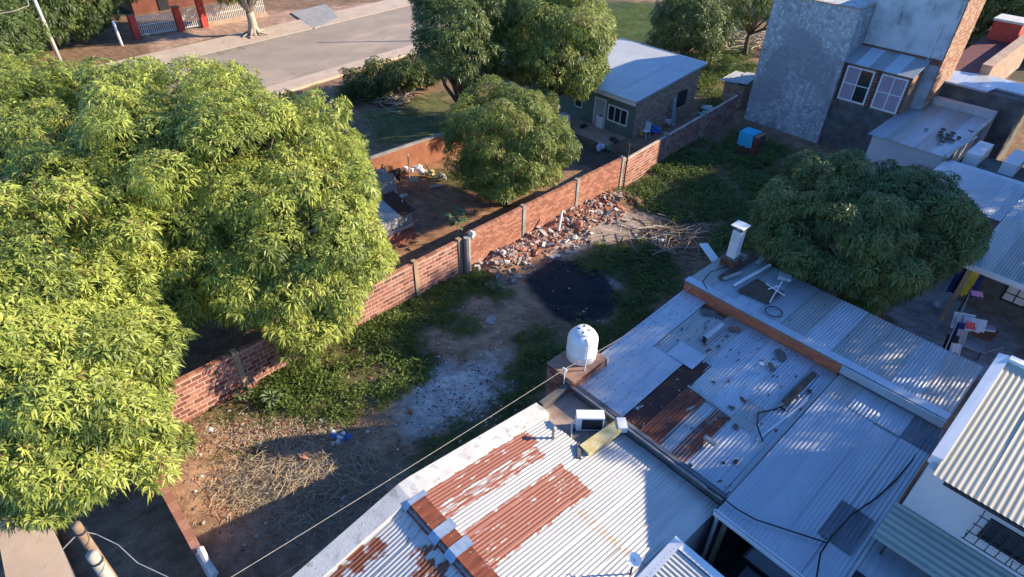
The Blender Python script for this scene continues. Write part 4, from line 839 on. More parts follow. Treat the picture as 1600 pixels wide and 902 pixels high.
# ------------------------------------------------------------------ neighbour's yard
yw = thing('earth_red_wall', 'low red rendered wall between the lawn and the cluttered yard', 'wall', (-28.7, 19, 0))
MB().box(-28.82, -28.62, 13.5, 25.5, -.1, 1.5).build('wall', m_earthwall, yw); MB().box(-28.85, -28.59, 13.5, 25.5, 1.503, 1.57).build('coping', m_cement, yw)
sd = thing('tin_shed', 'small shed with tin roof, white boards and brick base behind the brick wall', 'shed', (-23, 13.2, 0))
MB().box(-23.9, -22.38, 11.9, 14.3, -.1, 1.62).build('body', m_cement_d, sd)
core(sd, (-22.34, 11.9), (-22.34, 14.35), -.05, .98, .05, m_mortar); brick_run(sd, (-22.31, 11.9), (-22.31, 14.35), 0, .93, .36, .19, .05, m_br, RR, .03)
for i in range(6): MB().box(-22.37, -22.345, 11.92+i*.4, 12.29+i*.4, .98, 1.55+.01*(i % 2)).build('board', m_whitecem if i < 4 else m_cement, sd)
for i in range(3): sheet(sd, (-22.15, 11.75+i*.88, 1.66), (0, .92, 0), (-1.9, 0, .28), (m_zinc_l, m_zinc_b, m_rust_d)[i], .1, .016)
rg = random.Random(21)
for k, (px, py, m, lb) in enumerate(((600, 288, m_zinc_b, 'grey tin sheet propped upright against the red wall'), (612, 296, m_galv, 'dented tin sheet standing in front of another by the red wall'))):
    p = P(px, py+14); o = sheet(None, p+(-.5, -.5, .02), (.35, 1.0, 0), (-.35, .1, 1.15), m, .1, .015, name='tin_sheet'); tag(o, lb, 'tin sheet', 'tin sheets by the red wall')
jk = [('sack', (645, 262), .38, m_white, 'crumpled white sack on top of the junk heap by the red wall', 'sack'), ('sack', (668, 268), .30, m_yellow, 'yellowish sack beside the white one on the junk heap', 'sack'),
      ('junk_bundle', (622, 272), .42, m_dark, 'dark bundle of scrap next to the propped tin sheets', 'bundle'), ('barrel_lid', (630, 300), .2, m_whitecem, 'pale lump of plaster lying on the yard floor', 'plaster lump'),
      ('junk_bundle', (690, 272), .3, m_wood_g, 'bundle of grey boards at the right end of the junk heap', 'bundle')]
for nme, (px, py), r, m, lb, ct in jk:
    p = P(px, py+10); b = MB()
    for k in range(7): b.lump(p+np.array([rg.gauss(0, r*.5), rg.gauss(0, r*.5), r*.55+rg.uniform(0, r*.6)]), r*rg.uniform(.4, .75), rg, (1, 1, .7))
    tag(b.build(nme, m), lb, ct)
p = P(648, 296); tb_ = thing('wooden_stool', 'small wooden stool in front of the junk heap', 'stool', p)
MB().box(p[0]-.25, p[0]+.25, p[1]-.25, p[1]+.25, .62, .67).build('seat', m_wood, tb_)
for sx in (-1, 1):
    for sy in (-1, 1): MB().box(p[0]+sx*.2-.025, p[0]+sx*.2+.025, p[1]+sy*.2-.025, p[1]+sy*.2+.025, -.05, .62).build('leg', m_wood, tb_)
for px, py, dx, dz, lb in ((640, 262, .25, 1.6, 'long stick leaning on the red wall above the junk heap'), (585, 285, .5, 1.5, 'pole leaning on the propped tin sheets'), (680, 262, -.4, 1.2, 'short plank leaning at the right end of the junk heap')):
    p = P(px, py+22); tag(MB().beam(p, p+(-.3, dx, dz), .05, .05).build('pole', m_wood_g), lb, 'pole')
p = P(672, 295); tag(MB().beam(p+(0, 0, .08), p+(.3, .7, .1), .2, .1).build('plank', m_wood_g), 'grey plank lying on the yard floor in front of the junk heap', 'plank')
# young broad-leaved plant
def plant(name, label, base, h, n, L, W, mat, seed, cat='plant'):
    R = np.random.RandomState(seed); root = thing(name, label, cat, base); base = np.array(base)
    MB().tube([base-(0, 0, .1), base+(0, 0, h*.6), base+(.05, .05, h)], [.04, .03, .015], 7).build('stem', m_bark_l, root)
    for k in range(n):
        a = k*2.4; el = R.uniform(-.1, .7); d = np.array([math.cos(a)*math.cos(el), math.sin(a)*math.cos(el), math.sin(el)]); p = base+(0, 0, h*R.uniform(.55, 1)); l = L*R.uniform(.7, 1.2)
        s = unit(np.cross(d, (0, 0, 1.0)))*W*R.uniform(.8, 1.2); q = p+d*l*.35
        MB().add([p, q, q+d*l*.35+s+(0, 0, .02), q+d*l*.75-(0, 0, l*.25), q+d*l*.35-s+(0, 0, .02), q+d*l*.4-(0, 0, .03)], [(0, 1, 5), (1, 2, 5), (5, 2, 3), (5, 3, 4), (1, 5, 4)]).build('leaf', mat, root)
m_leafp = pm('broad_leaf_green', [(.07, .11, .05), (.15, .20, .09)], 4, .5)
plant('papaya_plant', 'young broad-leaved plant growing just behind the brick wall beside the concrete column', P(716, 380), 1.7, 26, .6, .16, m_leafp, 3)
plant('weed_plant', 'leafy young plant at the foot of the sunlit brick wall', P(385, 628), .5, 14, .35, .1, m_leafp, 4)
plant('weed_plant', 'bright leafy plant in the dry grass below the mango tree', P(428, 632), .45, 16, .4, .07, m_leafp, 6)

# ------------------------------------------------------------------ street side: fence, posts, red house
fx = -66.9
def bars(name, label, y0, y1, n, m, h=1.75):
    t = thing(name, label, 'fence', (fx, (y0+y1)/2, .1), 'iron fence panels along the street')
    for z in (.25, h*.6, h): MB().beam((fx, y0, z), (fx, y1, z), .05, .05).build('rail', m, t)
    for i in range(n): y = y0+(y1-y0)*(i+.5)/n; MB().beam((fx, y, .12), (fx, y, h+.08), .055, .055).build('bar', m, t)
bars('iron_gate', 'wide pale barred gate between two red pillars across the street', 15.3, 18.6, 19, m_barw)
bars('iron_gate', 'narrow pale barred gate beside the tall red pillar across the street', 19.3, 20.8, 8, m_barw)
bars('iron_railing', 'pale railing overgrown by bushes on a low wall behind the street tree', 21.6, 27.5, 32, m_barw)
for y, hh, lb in ((15.0, 2.0, 'red pillar where the wide gate meets the sunlit tree'), (18.95, 2.1, 'red pillar between the wide and the narrow gate'), (21.2, 2.5, 'tall red pillar at the end of the railing')):
    t = thing('red_pillar', lb, 'pillar', (fx, y, 0), 'red gate pillars'); MB().box(fx-.28, fx+.28, y-.28, y+.28, -.1, hh).build('shaft', m_red_p, t); MB().box(fx-.33, fx+.33, y-.33, y+.33, hh, hh+.1).build('cap', m_earthwall, t)
tag(MB().box(fx-.12, fx+.12, 21.5, 27.6, -.1, .42).build('low_plinth', m_slab), 'low pinkish plinth wall under the railing across the street', 'wall')
rh = thing('red_house', 'red walled house with tiled porch roof behind the street gates', 'house', (-78, 22, 0))
MB().box(-84, -76, 17.5, 30, -.1, 3.0).build('wall', pm('dull_red_wall', [(.13, .045, .03), (.20, .075, .05)], 1, .9), rh); MB().add([(-76, 17, 2.7), (-76, 30.5, 2.7), (-80, 30.5, 4.2), (-80, 17, 4.2), (-84.5, 30.5, 2.7), (-84.5, 17, 2.7)], [(0, 1, 2, 3), (3, 2, 4, 5)]).build('roof', m_red_p, rh)
MB().box(-75.95, -75.9, 20, 21, 0, 2.1).build('door', m_dark, rh); window_y(rh, -83, -81.5, 1, 2.2, 17.5, 2, 1, m_white, m_glass)
p = P(191, 72); o = MB().tube([p-(0, 0, .1), p+(-.1, 0, 1.0), p+(-.2, 0, 2.1)], [.13, .12, .12], 10).build('white_post', m_pvc, None, True); tag(o, 'thick white post leaning beside the red gate pillar', 'post')
p = P(96, 100); lp = thing('lamp_pole', 'tall pale concrete pole rising beside the dark street trees', 'pole', p)
MB().tube([p-(0, 0, .1), p+(0, 0, 5), p+(-.15, 0, 10)], [.17, .14, .11], 10).build('shaft', m_whitecem, lp, True)
MB().tube([P(-30, 26, 6), P(20, 18, 6.0), P(45, 9, 6.1), p+(-.1, 0, 7.0)], .025, 5).build('cable', m_cement, lp)
e_ = P(498, 68); sp = np.array([e_[0], e_[1]])+SUN_AZ*19.0; sp_ = thing('street_pole', 'wooden street pole behind the trees throwing a thin shadow on the road', 'pole', (sp[0], sp[1], 0))
MB().tube([(sp[0], sp[1], -.1), (sp[0], sp[1], 8.0)], [.15, .10], 9).build('shaft', m_wood_g, sp_, True)
rb = MB(); R = np.random.RandomState(8)
for k in range(14):
    a = R.rand()*6.28; l = R.uniform(.7, 1.5); q = np.array([b_[0], b_[1], .18])
    rb.tube([q+(.3*math.cos(a), .3*math.sin(a), .55), q+(.6*math.cos(a), .6*math.sin(a), .14), q+(l*math.cos(a+.2), l*math.sin(a+.2), .02)], [.12, .09, .04], 6)
o = rb.build('exposed_roots', m_bark_l, bpy.data.objects['street_tree']); 
# ------------------------------------------------------------------ wooden poles and wires in the bottom corner
def pole(px, py, top, r, m, lb):
    w = P(px, py, top); t = thing('wooden_pole', lb, 'pole', (w[0], w[1], 0), 'poles in the bottom corner'); MB().tube([(w[0]+.15, w[1]-.1, -.2), (w[0], w[1], top)], [r*1.15, r], 9).build('shaft', m, t, True)
    MB().tube([(w[0], w[1], top-.3), (w[0], w[1], top-.22)], r*1.12, 9).build('wire_band', m_iron, t); return w
m_polew = pm('brown_pole_wood', [(.19, .125, .08), (.29, .20, .135)], 5, .9, 0, .4, 30)
w1 = pole(118, 820, 4.6, .10, m_polew, 'slim bare wooden pole with wires below the mango tree'); w2 = pole(143, 866, 4.2, .12, m_wood_g, 'thicker pale pole standing next to the slim wooden pole')
def wire(lb, pts, r=.012, m=None):
    o = MB().tube(pts, r, 5).build('wire', m or m_cement, None); return tag(o, lb, 'wire')
def sag(a, b, s, n=10): a = np.array(a, float); b = np.array(b, float); return [a+(b-a)*k/n-np.array([0, 0, s*4*(k/n)*(1-k/n)]) for k in range(n+1)]
wire('pale wire stretched from the slim wooden pole to the path side', sag(w1-(0, 0, .25), P(30, 925, 4.0), .02))
wire('wavy pale wire hanging from the slim pole over the dark yard', [w1-(0, 0, .25), P(150, 835, 4.2), P(185, 852, 4.1), P(215, 880, 4.0), P(262, 902, 4.0), P(285, 925, 4)])
wire('thin wire crossing the lot to the top of the brick tank stand', sag(P(345, 912, 3.9), (-8.5, 10.4, 3.75), .05), .008, m_wood_g)
wire('second thin wire passing below the eave of the near roof', sag(P(425, 908, 2.3), (-8.75, 9.6, 2.5), .05), .008, m_wood_g)
wire('wire from the tank stand across the zinc roof sheets', sag((-8.5, 10.4, 3.75), (-8.2, 16.6, 4.0), .3), .01)
br_ = thing('wire_bracket', 'small white bracket on the tank stand holding the wires', 'bracket', (-8.5, 10.35, 2.9)); MB().tube([(-8.5, 10.34, 2.9), (-8.5, 10.3, 3.72)], .02, 6).build('rod', m_pvc, br_); MB().tube([(-8.58, 10.3, 3.74), (-8.42, 10.3, 3.74)], .035, 8).build('insulator', m_white, br_)
def roof_cable(lb, pxs, z, r=.022): wire(lb, [P(x, y, z+.03) for x, y in pxs], r, m_black)
roof_cable('black cable curving across the carport roof from the gutter wall', [(1105, 762), (1125, 775), (1150, 795), (1180, 812), (1220, 825), (1260, 838), (1293, 849)], 3.3)
roof_cable('thick black cable running down the right side of the carport roof', [(1452, 665), (1440, 690), (1425, 720), (1400, 750), (1370, 778), (1330, 805), (1300, 838), (1282, 865), (1276, 902)], 3.36)
roof_cable('black cable looping over the debris on the patchwork roof', [(1192, 690), (1183, 665), (1185, 645), (1210, 640), (1240, 628), (1262, 605), (1275, 580)], 3.2)
roof_cable('black cable lying across the end of the long back roof by the chimney', [(1105, 452), (1098, 440), (1110, 425), (1140, 415), (1180, 395)], 3.76, .016)
# ------------------------------------------------------------------ rubble heap and litter on the lot
rg = random.Random(31); R = np.random.RandomState(31)
m_rub = [m_rb[0], m_rb[1], m_rb[2], pm('rubble_grey', [(.26, .24, .23), (.38, .36, .34)], 6, .95), pm('rubble_pale', [(.48, .46, .43), (.62, .60, .57)], 6, .95), pm('rubble_dark', [(.10, .085, .075), (.17, .14, .12)], 6, .95), m_mortar_r]
rub = MB(); poly = np.array(RUB); lo, hi = poly.min(0)-.5, poly.max(0)+.8; k = 0
big = []
while k < 3400:
    q = lo+(hi-lo)*R.rand(2); d = soft_poly(q[:1], q[1:], RUB, 1.6)[0]**1.3
    if R.rand() > d: continue
    k += 1; z = gz(*q); r = abs(R.normal(0, .036))+.022
    west = q[1] < 18.5
    mi = R.choice(7, p=[.09, .08, .09, .24, .26, .12, .12] if west else [.17, .16, .16, .15, .12, .10, .14])
    if R.rand() < .45: rub.lump((q[0], q[1], z+r*.4), r, rg, (1, 1, .7), mi)
    else:
        a = R.rand()*3.14; t = R.normal(size=3)*.4; e = unit(np.array([math.cos(a), math.sin(a), t[0]])); n = unit(np.cross(e, (t[1], t[2], 1))); f = np.cross(n, e)
        rub.obox((q[0], q[1], z+r*.5), e*r*1.4, f*r*.4, n*r*.75, mi)
stuff(rub.build('rubble_heap', m_rub), 'long heap of broken bricks, plaster and stones along the red brick wall', 'rubble')
def chunk(name, px, py, r, m, lb, ct, sq=(1, 1, .6), group=None, z=0.0, dz=0.0):
    p = P(px, py, z); p[2] = (gz(p[0], p[1]) if z == 0 else z)+r*sq[2]*.35+dz
    b = MB(); b.lump(p, r, rg, sq); return tag(b.build(name, m), lb, ct, group)
chunk('plaster_chunk', 786, 406, .22, m_rub[4], 'big white plaster chunk at the low end of the rubble heap', 'plaster chunk'); chunk('plaster_chunk', 791, 416, .2, m_rub[4], 'smaller white chunk touching the big one on the rubble heap', 'plaster chunk')
chunk('plaster_chunk', 860, 368, .24, m_rub[4], 'flat pale slab piece below the white pipe on the rubble heap', 'plaster chunk', (1.3, .8, .4)); chunk('plaster_chunk', 884, 355, .2, m_rub[3], 'grey chunk right of the white pipe on the rubble heap', 'plaster chunk'); chunk('plaster_chunk', 897, 376, .2, m_rub[4], 'pale lump below the brick-red block on the rubble heap', 'plaster chunk')
chunk('plaster_chunk', 935, 336, .26, m_rub[3], 'grey broken slab in the middle of the red brick rubble', 'plaster chunk', (1.3, 1, .5)); chunk('brick_chunk', 904, 362, .24, m_rb[0], 'brick-red block at the front of the rubble heap', 'brick chunk', (1, 1, .8)); chunk('brick_chunk', 817, 398, .2, m_rb[1], 'reddish lump half buried in the pale end of the rubble heap', 'brick chunk')
chunk('brick_chunk', 968, 328, .26, m_rb[0], 'bright red lump in the upper rubble near the weeds', 'brick chunk', (1.4, 1, .5)); chunk('brick_chunk', 994, 342, .12, m_rb[1], 'single red brick lump on the pale cement patch', 'brick chunk')
chunk('stone', 765, 501, .2, m_rub[3], 'flat pale stone on the bare sandy ground', 'stone', (1.8, 1.2, .25)); chunk('stone', 808, 432, .13, m_rub[3], 'pale stone at the rim of the black sand pile', 'stone', (1.6, 1, .5)); chunk('stone', 862, 407, .16, m_rub[4], 'white stone above the black sand pile', 'stone')
chunk('brick_chunk', 641, 645, .16, m_rb[2], 'single dark red brick on the whitish ash patch', 'brick', (1, .6, .6)); chunk('brick_chunk', 475, 722, .2, m_rb[1], 'orange clay brick lying on the dry straw heap', 'brick', (1.3, .8, .8), dz=.15)
chunk('stone', 660, 555, .3, m_rub[5], 'dark burnt heap by the weeds near the ash patch', 'ash heap', (1.2, 1, .5)); chunk('stone', 683, 562, .2, m_rub[3], 'grey lump next to the dark burnt heap', 'stone')
p = P(872, 372); p[2] = gz(p[0], p[1]); tag(MB().tube([p+(0, 0, .25), p+(-.35, .55, 1.05)], .06, 9).build('white_pipe', m_pvc), 'white plastic pipe standing slanted in the rubble heap', 'pipe')
p = P(836, 360); p[2] = .35; tag(MB().beam(p, P(853, 368, .4), .2, .1).build('beam', m_rub[4]), 'pale broken beam lying on the rubble beside the white pipe', 'beam')
for px, py, n, sp, lb in ((1028, 376, 9, .35, 'white scraps of paper among the dry branches'), (998, 372, 5, .25, 'small white scraps at the edge of the dry branches'), (890, 320, 4, .3, 'pale scraps by the lit foot of the red wall')):
    b = MB()
    for k in range(n): q = P(px+rg.gauss(0, 7), py+rg.gauss(0, 4)); b.lump(q+(0, 0, .12), rg.uniform(.06, .14), rg, (1, 1, .35))
    stuff(b.build('scraps', m_white), lb, 'scraps')
b = MB()
for k in range(16): q = P(530+rg.gauss(0, 9), 688+rg.gauss(0, 5)); b.lump(q+(0, 0, .1+rg.uniform(0, .1)), rg.uniform(.06, .14), rg, (1, 1, .7), rg.choice((0, 0, 1, 2)))
tag(b.build('plastic_bags', [m_blue_p, m_white, m_zinc_l]), 'little heap of blue and white plastic bags above the straw heap', 'plastic bags')
for px, py, r, lb in ((505, 658, .09, 'white can lid in the dry grass above the blue bags'), (520, 676, .13, 'white plastic bag just above the blue bags'), (455, 712, .2, 'crumpled pale sheet left of the clay brick on the straw'), (462, 735, .14, 'white scrap at the front of the clay brick'), (537, 779, .09, 'white scrap in the shade of the near roof'), (330, 672, .12, 'white scrap near the foot of the lit brick wall'), (407, 693, .08, 'pale pebble at the edge of the tank shadow')):
    chunk('litter', px, py, r, m_white, lb, 'litter', (1.2, .9, .5))
# straw and branch heaps, mixed ground litter
def sticks(name, lb, ct, px, py, n, sx, sy, l0, l1, r, mats, zup, seed):
    R = np.random.RandomState(seed); b = MB()
    for k in range(n):
        q = P(px+R.normal()*sx, py+R.normal()*sy); a = R.normal(.75, .9); l = R.uniform(l0, l1); e = np.array([math.cos(a), math.sin(a), R.normal()*.18])*l/2; c = np.array([q[0], q[1], gz(q[0], q[1])+.03+abs(R.normal())*zup])
        b.tube([c-e, c+R.normal(size=3)*l*.07, c+e], [r*R.uniform(.6, 1.2), r, r*.4], 4, R.randint(len(mats)), False)
    return stuff(b.build(name, mats), lb, ct)
m_straw = [pm('straw_pale', [(.46, .36, .23), (.58, .47, .32)], 5, .9), pm('straw_brown', [(.26, .19, .12), (.36, .27, .18)], 5, .9), pm('straw_grey', [(.32, .28, .23), (.44, .39, .32)], 5, .9)]
sticks('straw_heap', 'heap of dry straw and thin cut stalks lit beside the near roof', 'straw', 485, 738, 2600, 44, 20, .15, .9, .0075, m_straw, .12, 3)
sticks('straw_heap', 'scattered dry stalks in front of the straw heap towards the low wall', 'straw', 400, 765, 1300, 40, 24, .1, .5, .0075, m_straw, .03, 4)
sticks('dry_litter', 'thin dry twigs scattered on the shaded ground under the near roof edge', 'twigs', 520, 790, 900, 60, 35, .1, .6, .008, m_straw[1:], .04, 6)
sticks('dry_litter', 'dry leaf litter and twigs over the reddish ground below the lit wall', 'leaf litter', 440, 680, 2600, 75, 16, .05, .2, .010, m_straw+[m_rb[2]], .02, 7)
sticks('branch_heap', 'heap of grey dry branches at the end of the rubble', 'branches', 1055, 378, 150, 34, 13, .6, 2.6, .022, [m_wood_g, m_wood_d, m_wood], .18, 5)
sticks('branch_heap', 'sunlit heap of cut branches beside the tall grey building', 'branches', 1145, 68, 240, 28, 7, .6, 2.6, .035, [m_straw[0], m_wood_g], .35, 9)
sticks('branch_heap', 'dark heap of cut branches behind the hedge bushes', 'branches', 615, 158, 120, 18, 8, .5, 2.0, .03, [m_wood_d, m_wood_g], .3, 10)
p0, p1 = P(1118, 412, 3.3), P(1098, 384, 3.3)
o = MB().obox((p0+p1)/2+(0, 0, .1), (p1-p0)/2, unit(np.cross(p1-p0, (0, 0, 1.0)))*.17, (0, 0, .02)).build('white_board', m_white); tag(o, 'white board sticking out past the end of the long back roof', 'board')
# scattered small stones everywhere on bare ground
b = MB(); n = 0
while n < 900:
    x, y = rg.uniform(300, 980), rg.uniform(330, 860); q = P(x, y)
    if q[0] > -8.9 or q[0] < -17.8 or q[1] < .2: continue
    n += 1; r = abs(rg.gauss(0, .03))+.012; b.lump((q[0], q[1], gz(q[0], q[1])+r*.3), r, rg, (1, 1, .6), rg.choice((0, 1, 2, 2, 3)))
stuff(b.build('pebbles', [m_rub[3], m_rub[4], m_rub[5], m_rb[1]]), 'small stones and crumbs scattered over the bare soil of the lot', 'pebbles')

# ------------------------------------------------------------------ debris on the roofs
def on_roof(name, px, py, z, r, m, lb, ct, sq=(1, 1, .6), group=None): return chunk(name, px, py, r, m, lb, ct, sq, group, z)
q0, q1 = P(1100, 530, 3.36), P(1128, 508, 3.36)
o = MB().tube([q0, q1], .13, 9).build('rolled_felt', m_zinc_b, None); tag(o, 'rolled grey roofing felt with dark open end on the patchwork roof', 'roll')
o = MB().tube([q0+(-.02, -.03, 0), q0+(.02, .02, 0)], .115, 9).build('felt_hollow_shade', m_dark, bpy.data.objects['rolled_felt'])  # black plug stands in for the shade inside the open roll
debris = [('roof_stone', 1205, 572, .22, m_rub[5], 'black lump of burnt matter in the middle of the patchwork roof', 'debris', (1.6, .8, .5)), ('roof_stone', 1190, 569, .14, m_white, 'crumpled white foil next to the black lump on the patchwork roof', 'foil', (1.3, .8, .4)),
          ('roof_stone', 1143, 637, .15, m_rub[5], 'dark stone beside the orange rusted sheet', 'stone', (1.4, .8, .5)), ('roof_stone', 1127, 650, .17, m_cement_d, 'grey stone at the corner of the orange rusted sheet', 'stone', (1.4, .8, .6)), ('roof_stone', 1108, 662, .16, m_rub[5], 'rusty dark piece lying on the edge of the orange rusted sheet', 'debris', (1.3, .8, .4)),
          ('roof_stone', 1090, 672, .14, m_cement_d, 'flat stone below the orange rusted sheet', 'stone', (1.6, .8, .4)), ('roof_stone', 1150, 667, .17, m_rub[5], 'dark stone with its shadow on the worn zinc', 'stone', (.8, 1.4, .7)), ('roof_stone', 1150, 722, .15, m_iron, 'small black box near the gutter wall on the shaded roof', 'debris', (1, .8, .8)), ('roof_stone', 1131, 724, .1, m_iron, 'black pebble beside the small black box', 'debris', (1, 1, .6)),
          ('roof_stone', 1080, 727, .1, m_cement_d, 'grey lump against the gutter wall', 'stone', (1, 1, .6)), ('roof_stone', 1224, 640, .12, m_iron, 'dark knot of cable on the patchwork roof next to the white pipe', 'debris', (1.4, .8, .5)), ('roof_stone', 1265, 612, .14, m_iron, 'black ring-shaped lump near the carport flashing', 'debris', (1, 1, .5)),
          ('roof_stone', 1220, 555, .3, m_rub[5], 'brown heap of rotten leaves under the brick parapet', 'debris', (1.6, 1, .25)), ('roof_stone', 1108, 488, .28, m_rub[5], 'heap of rusty crumbs at the top of the light zinc sheets', 'debris', (1.8, 1, .2)), ('roof_stone', 1150, 515, .25, m_rb[2], 'reddish crumbs along the foot of the brick parapet', 'debris', (1.8, .8, .2))]
for n_, px, py, r, m, lb, ct, sq in debris:
    z = ZM(P(px, py, 3.2)[1])+.04; on_roof(n_, px, py, z, r*.62, m, lb, ct, (sq[0], sq[1], sq[2]*.8))
b = MB()
for k in range(190):
    x = rg.uniform(-7.9, -3.0); y = 16.6-abs(rg.gauss(0, 2.2)) if k < 150 else rg.uniform(10.8, 16.5)
    if y < 10.8: continue
    r = abs(rg.gauss(0, .022))+.006; b.lump((x, y, ZM(y)+.015), r, rg, (rg.uniform(.8, 2.2), 1, .4), rg.choice((0, 0, 1)))
stuff(b.build('roof_crumbs', [m_rub[5], m_db[1]]), 'dark crumbs and dead leaves strewn over the patchwork roof', 'crumbs')
b = MB()
for i in range(9):
    for j in range(14):
        x = -8.5+i*.24; y = 10.9+j*.42
        if x < (xa if y < yj else xc)-.05: x += rg.gauss(0, .012); y += rg.gauss(0, .02); b.box(x-.011, x+.011, y-.011, y+.011, ZM(y)+.02, ZM(y)+.047)
stuff(b.build('nail_heads', m_rust_d, mh))
b = MB()
for k in range(900):
    q = P(rg.gauss(715, 55), rg.gauss(618, 32))
    if q[0] > -8.9: continue
    r = abs(rg.gauss(0, .022))+.012; b.lump((q[0], q[1], gz(q[0], q[1])+r*.3), r, rg, (1, 1, .6), rg.choice((0, 0, 1, 2)))
stuff(b.build('ash_crumbs', [m_rub[4], m_rub[3], m_rub[5]]), 'pale crumbs of plaster and ash scattered on the whitish patch', 'crumbs')
def lay(name, a, b_, z, w, h, m, lb, ct):
    tag(MB().beam(P(*a, z)+(0, 0, h/2+.03), P(*b_, z)+(0, 0, h/2+.03), w, h).build(name, m), lb, ct)
lay('wood_log', (1225, 632), (1270, 588), 3.3, .17, .15, m_wood_d, 'dark weathered log lying on the zinc beside the carport edge', 'log')
o = MB().tube([P(1182, 688, 3.14), P(1213, 664, 3.2), P(1262, 625, 3.25)], .035, 8).build('white_conduit', m_pvc); tag(o, 'long white pipe lying on the shaded edge of the patchwork roof', 'pipe')
lay('clay_tile', (1100, 685), (1117, 698), 3.12, .12, .1, m_cement, 'grey block laid across the worn zinc near the gutter wall', 'block')
lay('board', (1130, 438), (1157, 428), 3.77, .12, .06, m_wood_g, 'short pale board beside dark slats on the long back roof', 'board')
lay('board', (1147, 448), (1203, 416), 3.77, .09, .06, m_pvc, 'long thin white slat lying on the long back roof', 'board')
lay('board', (1125, 436), (1180, 402), 3.75, .22, .03, m_wood_d, 'dark plank on the long back roof behind the chimney', 'plank')
lay('board', (1182, 413), (1192, 405), 3.78, .16, .05, m_wood_g, 'small pale offcut on the far edge of the long back roof', 'board')
q = [P(x, y, 3.78)[:2] for x, y in ((1152, 455), (1182, 437), (1225, 458), (1200, 475))]
o = MB().prism(q, 3.79, 3.83).build('dark_panel', m_wood_d); tag(o, 'dark rusty panel lying flat on the long back roof', 'panel')
fc = P(1212, 446, 3.84); ft = thing('folding_stand', 'tangled white metal stand lying on the dark panel', 'stand', fc)
for a, c in (((1197, 443), (1226, 462)), ((1203, 472), (1222, 440)), ((1215, 437), (1230, 433)), ((1200, 452), (1215, 447))): MB().beam(P(*a, 3.87), P(*c, 4.0), .035, .03).build('bar', m_white, ft)
o = MB().obox(P(1226, 433, 4.0), (.2, .08, 0), (-.06, .14, 0), (0, 0, .06)).build('seat', m_zinc_l, ft)
b = MB(); c = P(1209, 488, 3.78); b.tube([c+(.28*math.cos(t*.42), .28*math.sin(t*.42), .02) for t in range(16)], .018, 5, 0, False); tag(b.build('cable_ring', m_black), 'coiled black cable ring on the long back roof', 'cable')

# ------------------------------------------------------------------ car under the carport
C0 = np.array([-1.35, 11.75, 0.0]); car = thing('parked_car', 'dark car with pale windscreen parked under the carport roof', 'car', C0)
m_carp = pm('dark_car_paint', [(.03, .032, .036), (.045, .047, .052)], 1, .25, 0, 0, 30, .6); m_ws = pm('pale_windscreen', [(.32, .35, .38), (.42, .45, .48)], 1, .12, spec=.6)
def carbox(z0, z1, y0, y1, w0, w1, y0b, y1b): return ([(-w0, y0, z0), (w0, y0, z0), (w0, y1, z0), (-w0, y1, z0), (-w1, y0b, z1), (w1, y0b, z1), (w1, y1b, z1), (-w1, y1b, z1)])
fs6 = [(0, 3, 2, 1), (4, 5, 6, 7), (0, 1, 5, 4), (1, 2, 6, 5), (2, 3, 7, 6), (3, 0, 4, 7)]
b = MB(); b.add([np.array(v)+C0 for v in carbox(.25, .72, -2.0, 2.0, .82, .84, -2.05, 2.02)], fs6); b.add([np.array(v)+C0 for v in carbox(.721, .9, -1.98, 2.0, .83, .78, -1.7, 1.9)], fs6); bd = b.build('body', m_carp, car)
b = MB(); b.add([np.array(v)+C0 for v in carbox(.901, 1.45, -.85, 1.6, .74, .58, -.2, 1.2)], fs6); b.build('cabin', m_carp, car)
b = MB(); b.add([C0+v for v in ((-.66, -.84, .93), (.66, -.84, .93), (.54, -.25, 1.42), (-.54, -.25, 1.42))], [(0, 1, 2, 3)]); b.v = [(x, y-.012, z+.012) for x, y, z in b.v]; b.build('windscreen', m_ws, car)
MB().obox(C0+(0, -1.3, .925), (.5, 0, 0), (0, .3, -.03), (0, 0, .012)).build('bonnet_panel', m_ws, car)
for sx in (-1, 1):
    for y in (-1.3, 1.3):
        w = MB().tube([C0+(sx*.70, y, .31), C0+(sx*.86, y, .31)], .31, 16).build('wheel', m_dark, car); MB().tube([C0+(sx*.861, y, .31), C0+(sx*.875, y, .31)], .18, 12).build('rim', m_galv, w)
    MB().obox(C0+(sx*.6, -2.03, .62), (.16, 0, 0), (0, .03, 0), (0, 0, .07)).build('headlight', m_ws, car)
b_arch = thing('metal_frame', 'bent pale metal frame standing in front of the car under the carport', 'frame', (-2.0, 10.6, 0)); MB().tube([P(1172, 868, .3), P(1170, 862, .9), P(1185, 856, 1.3), P(1190, 880, .3)], .025, 6).build('tube', m_galv, b_arch)

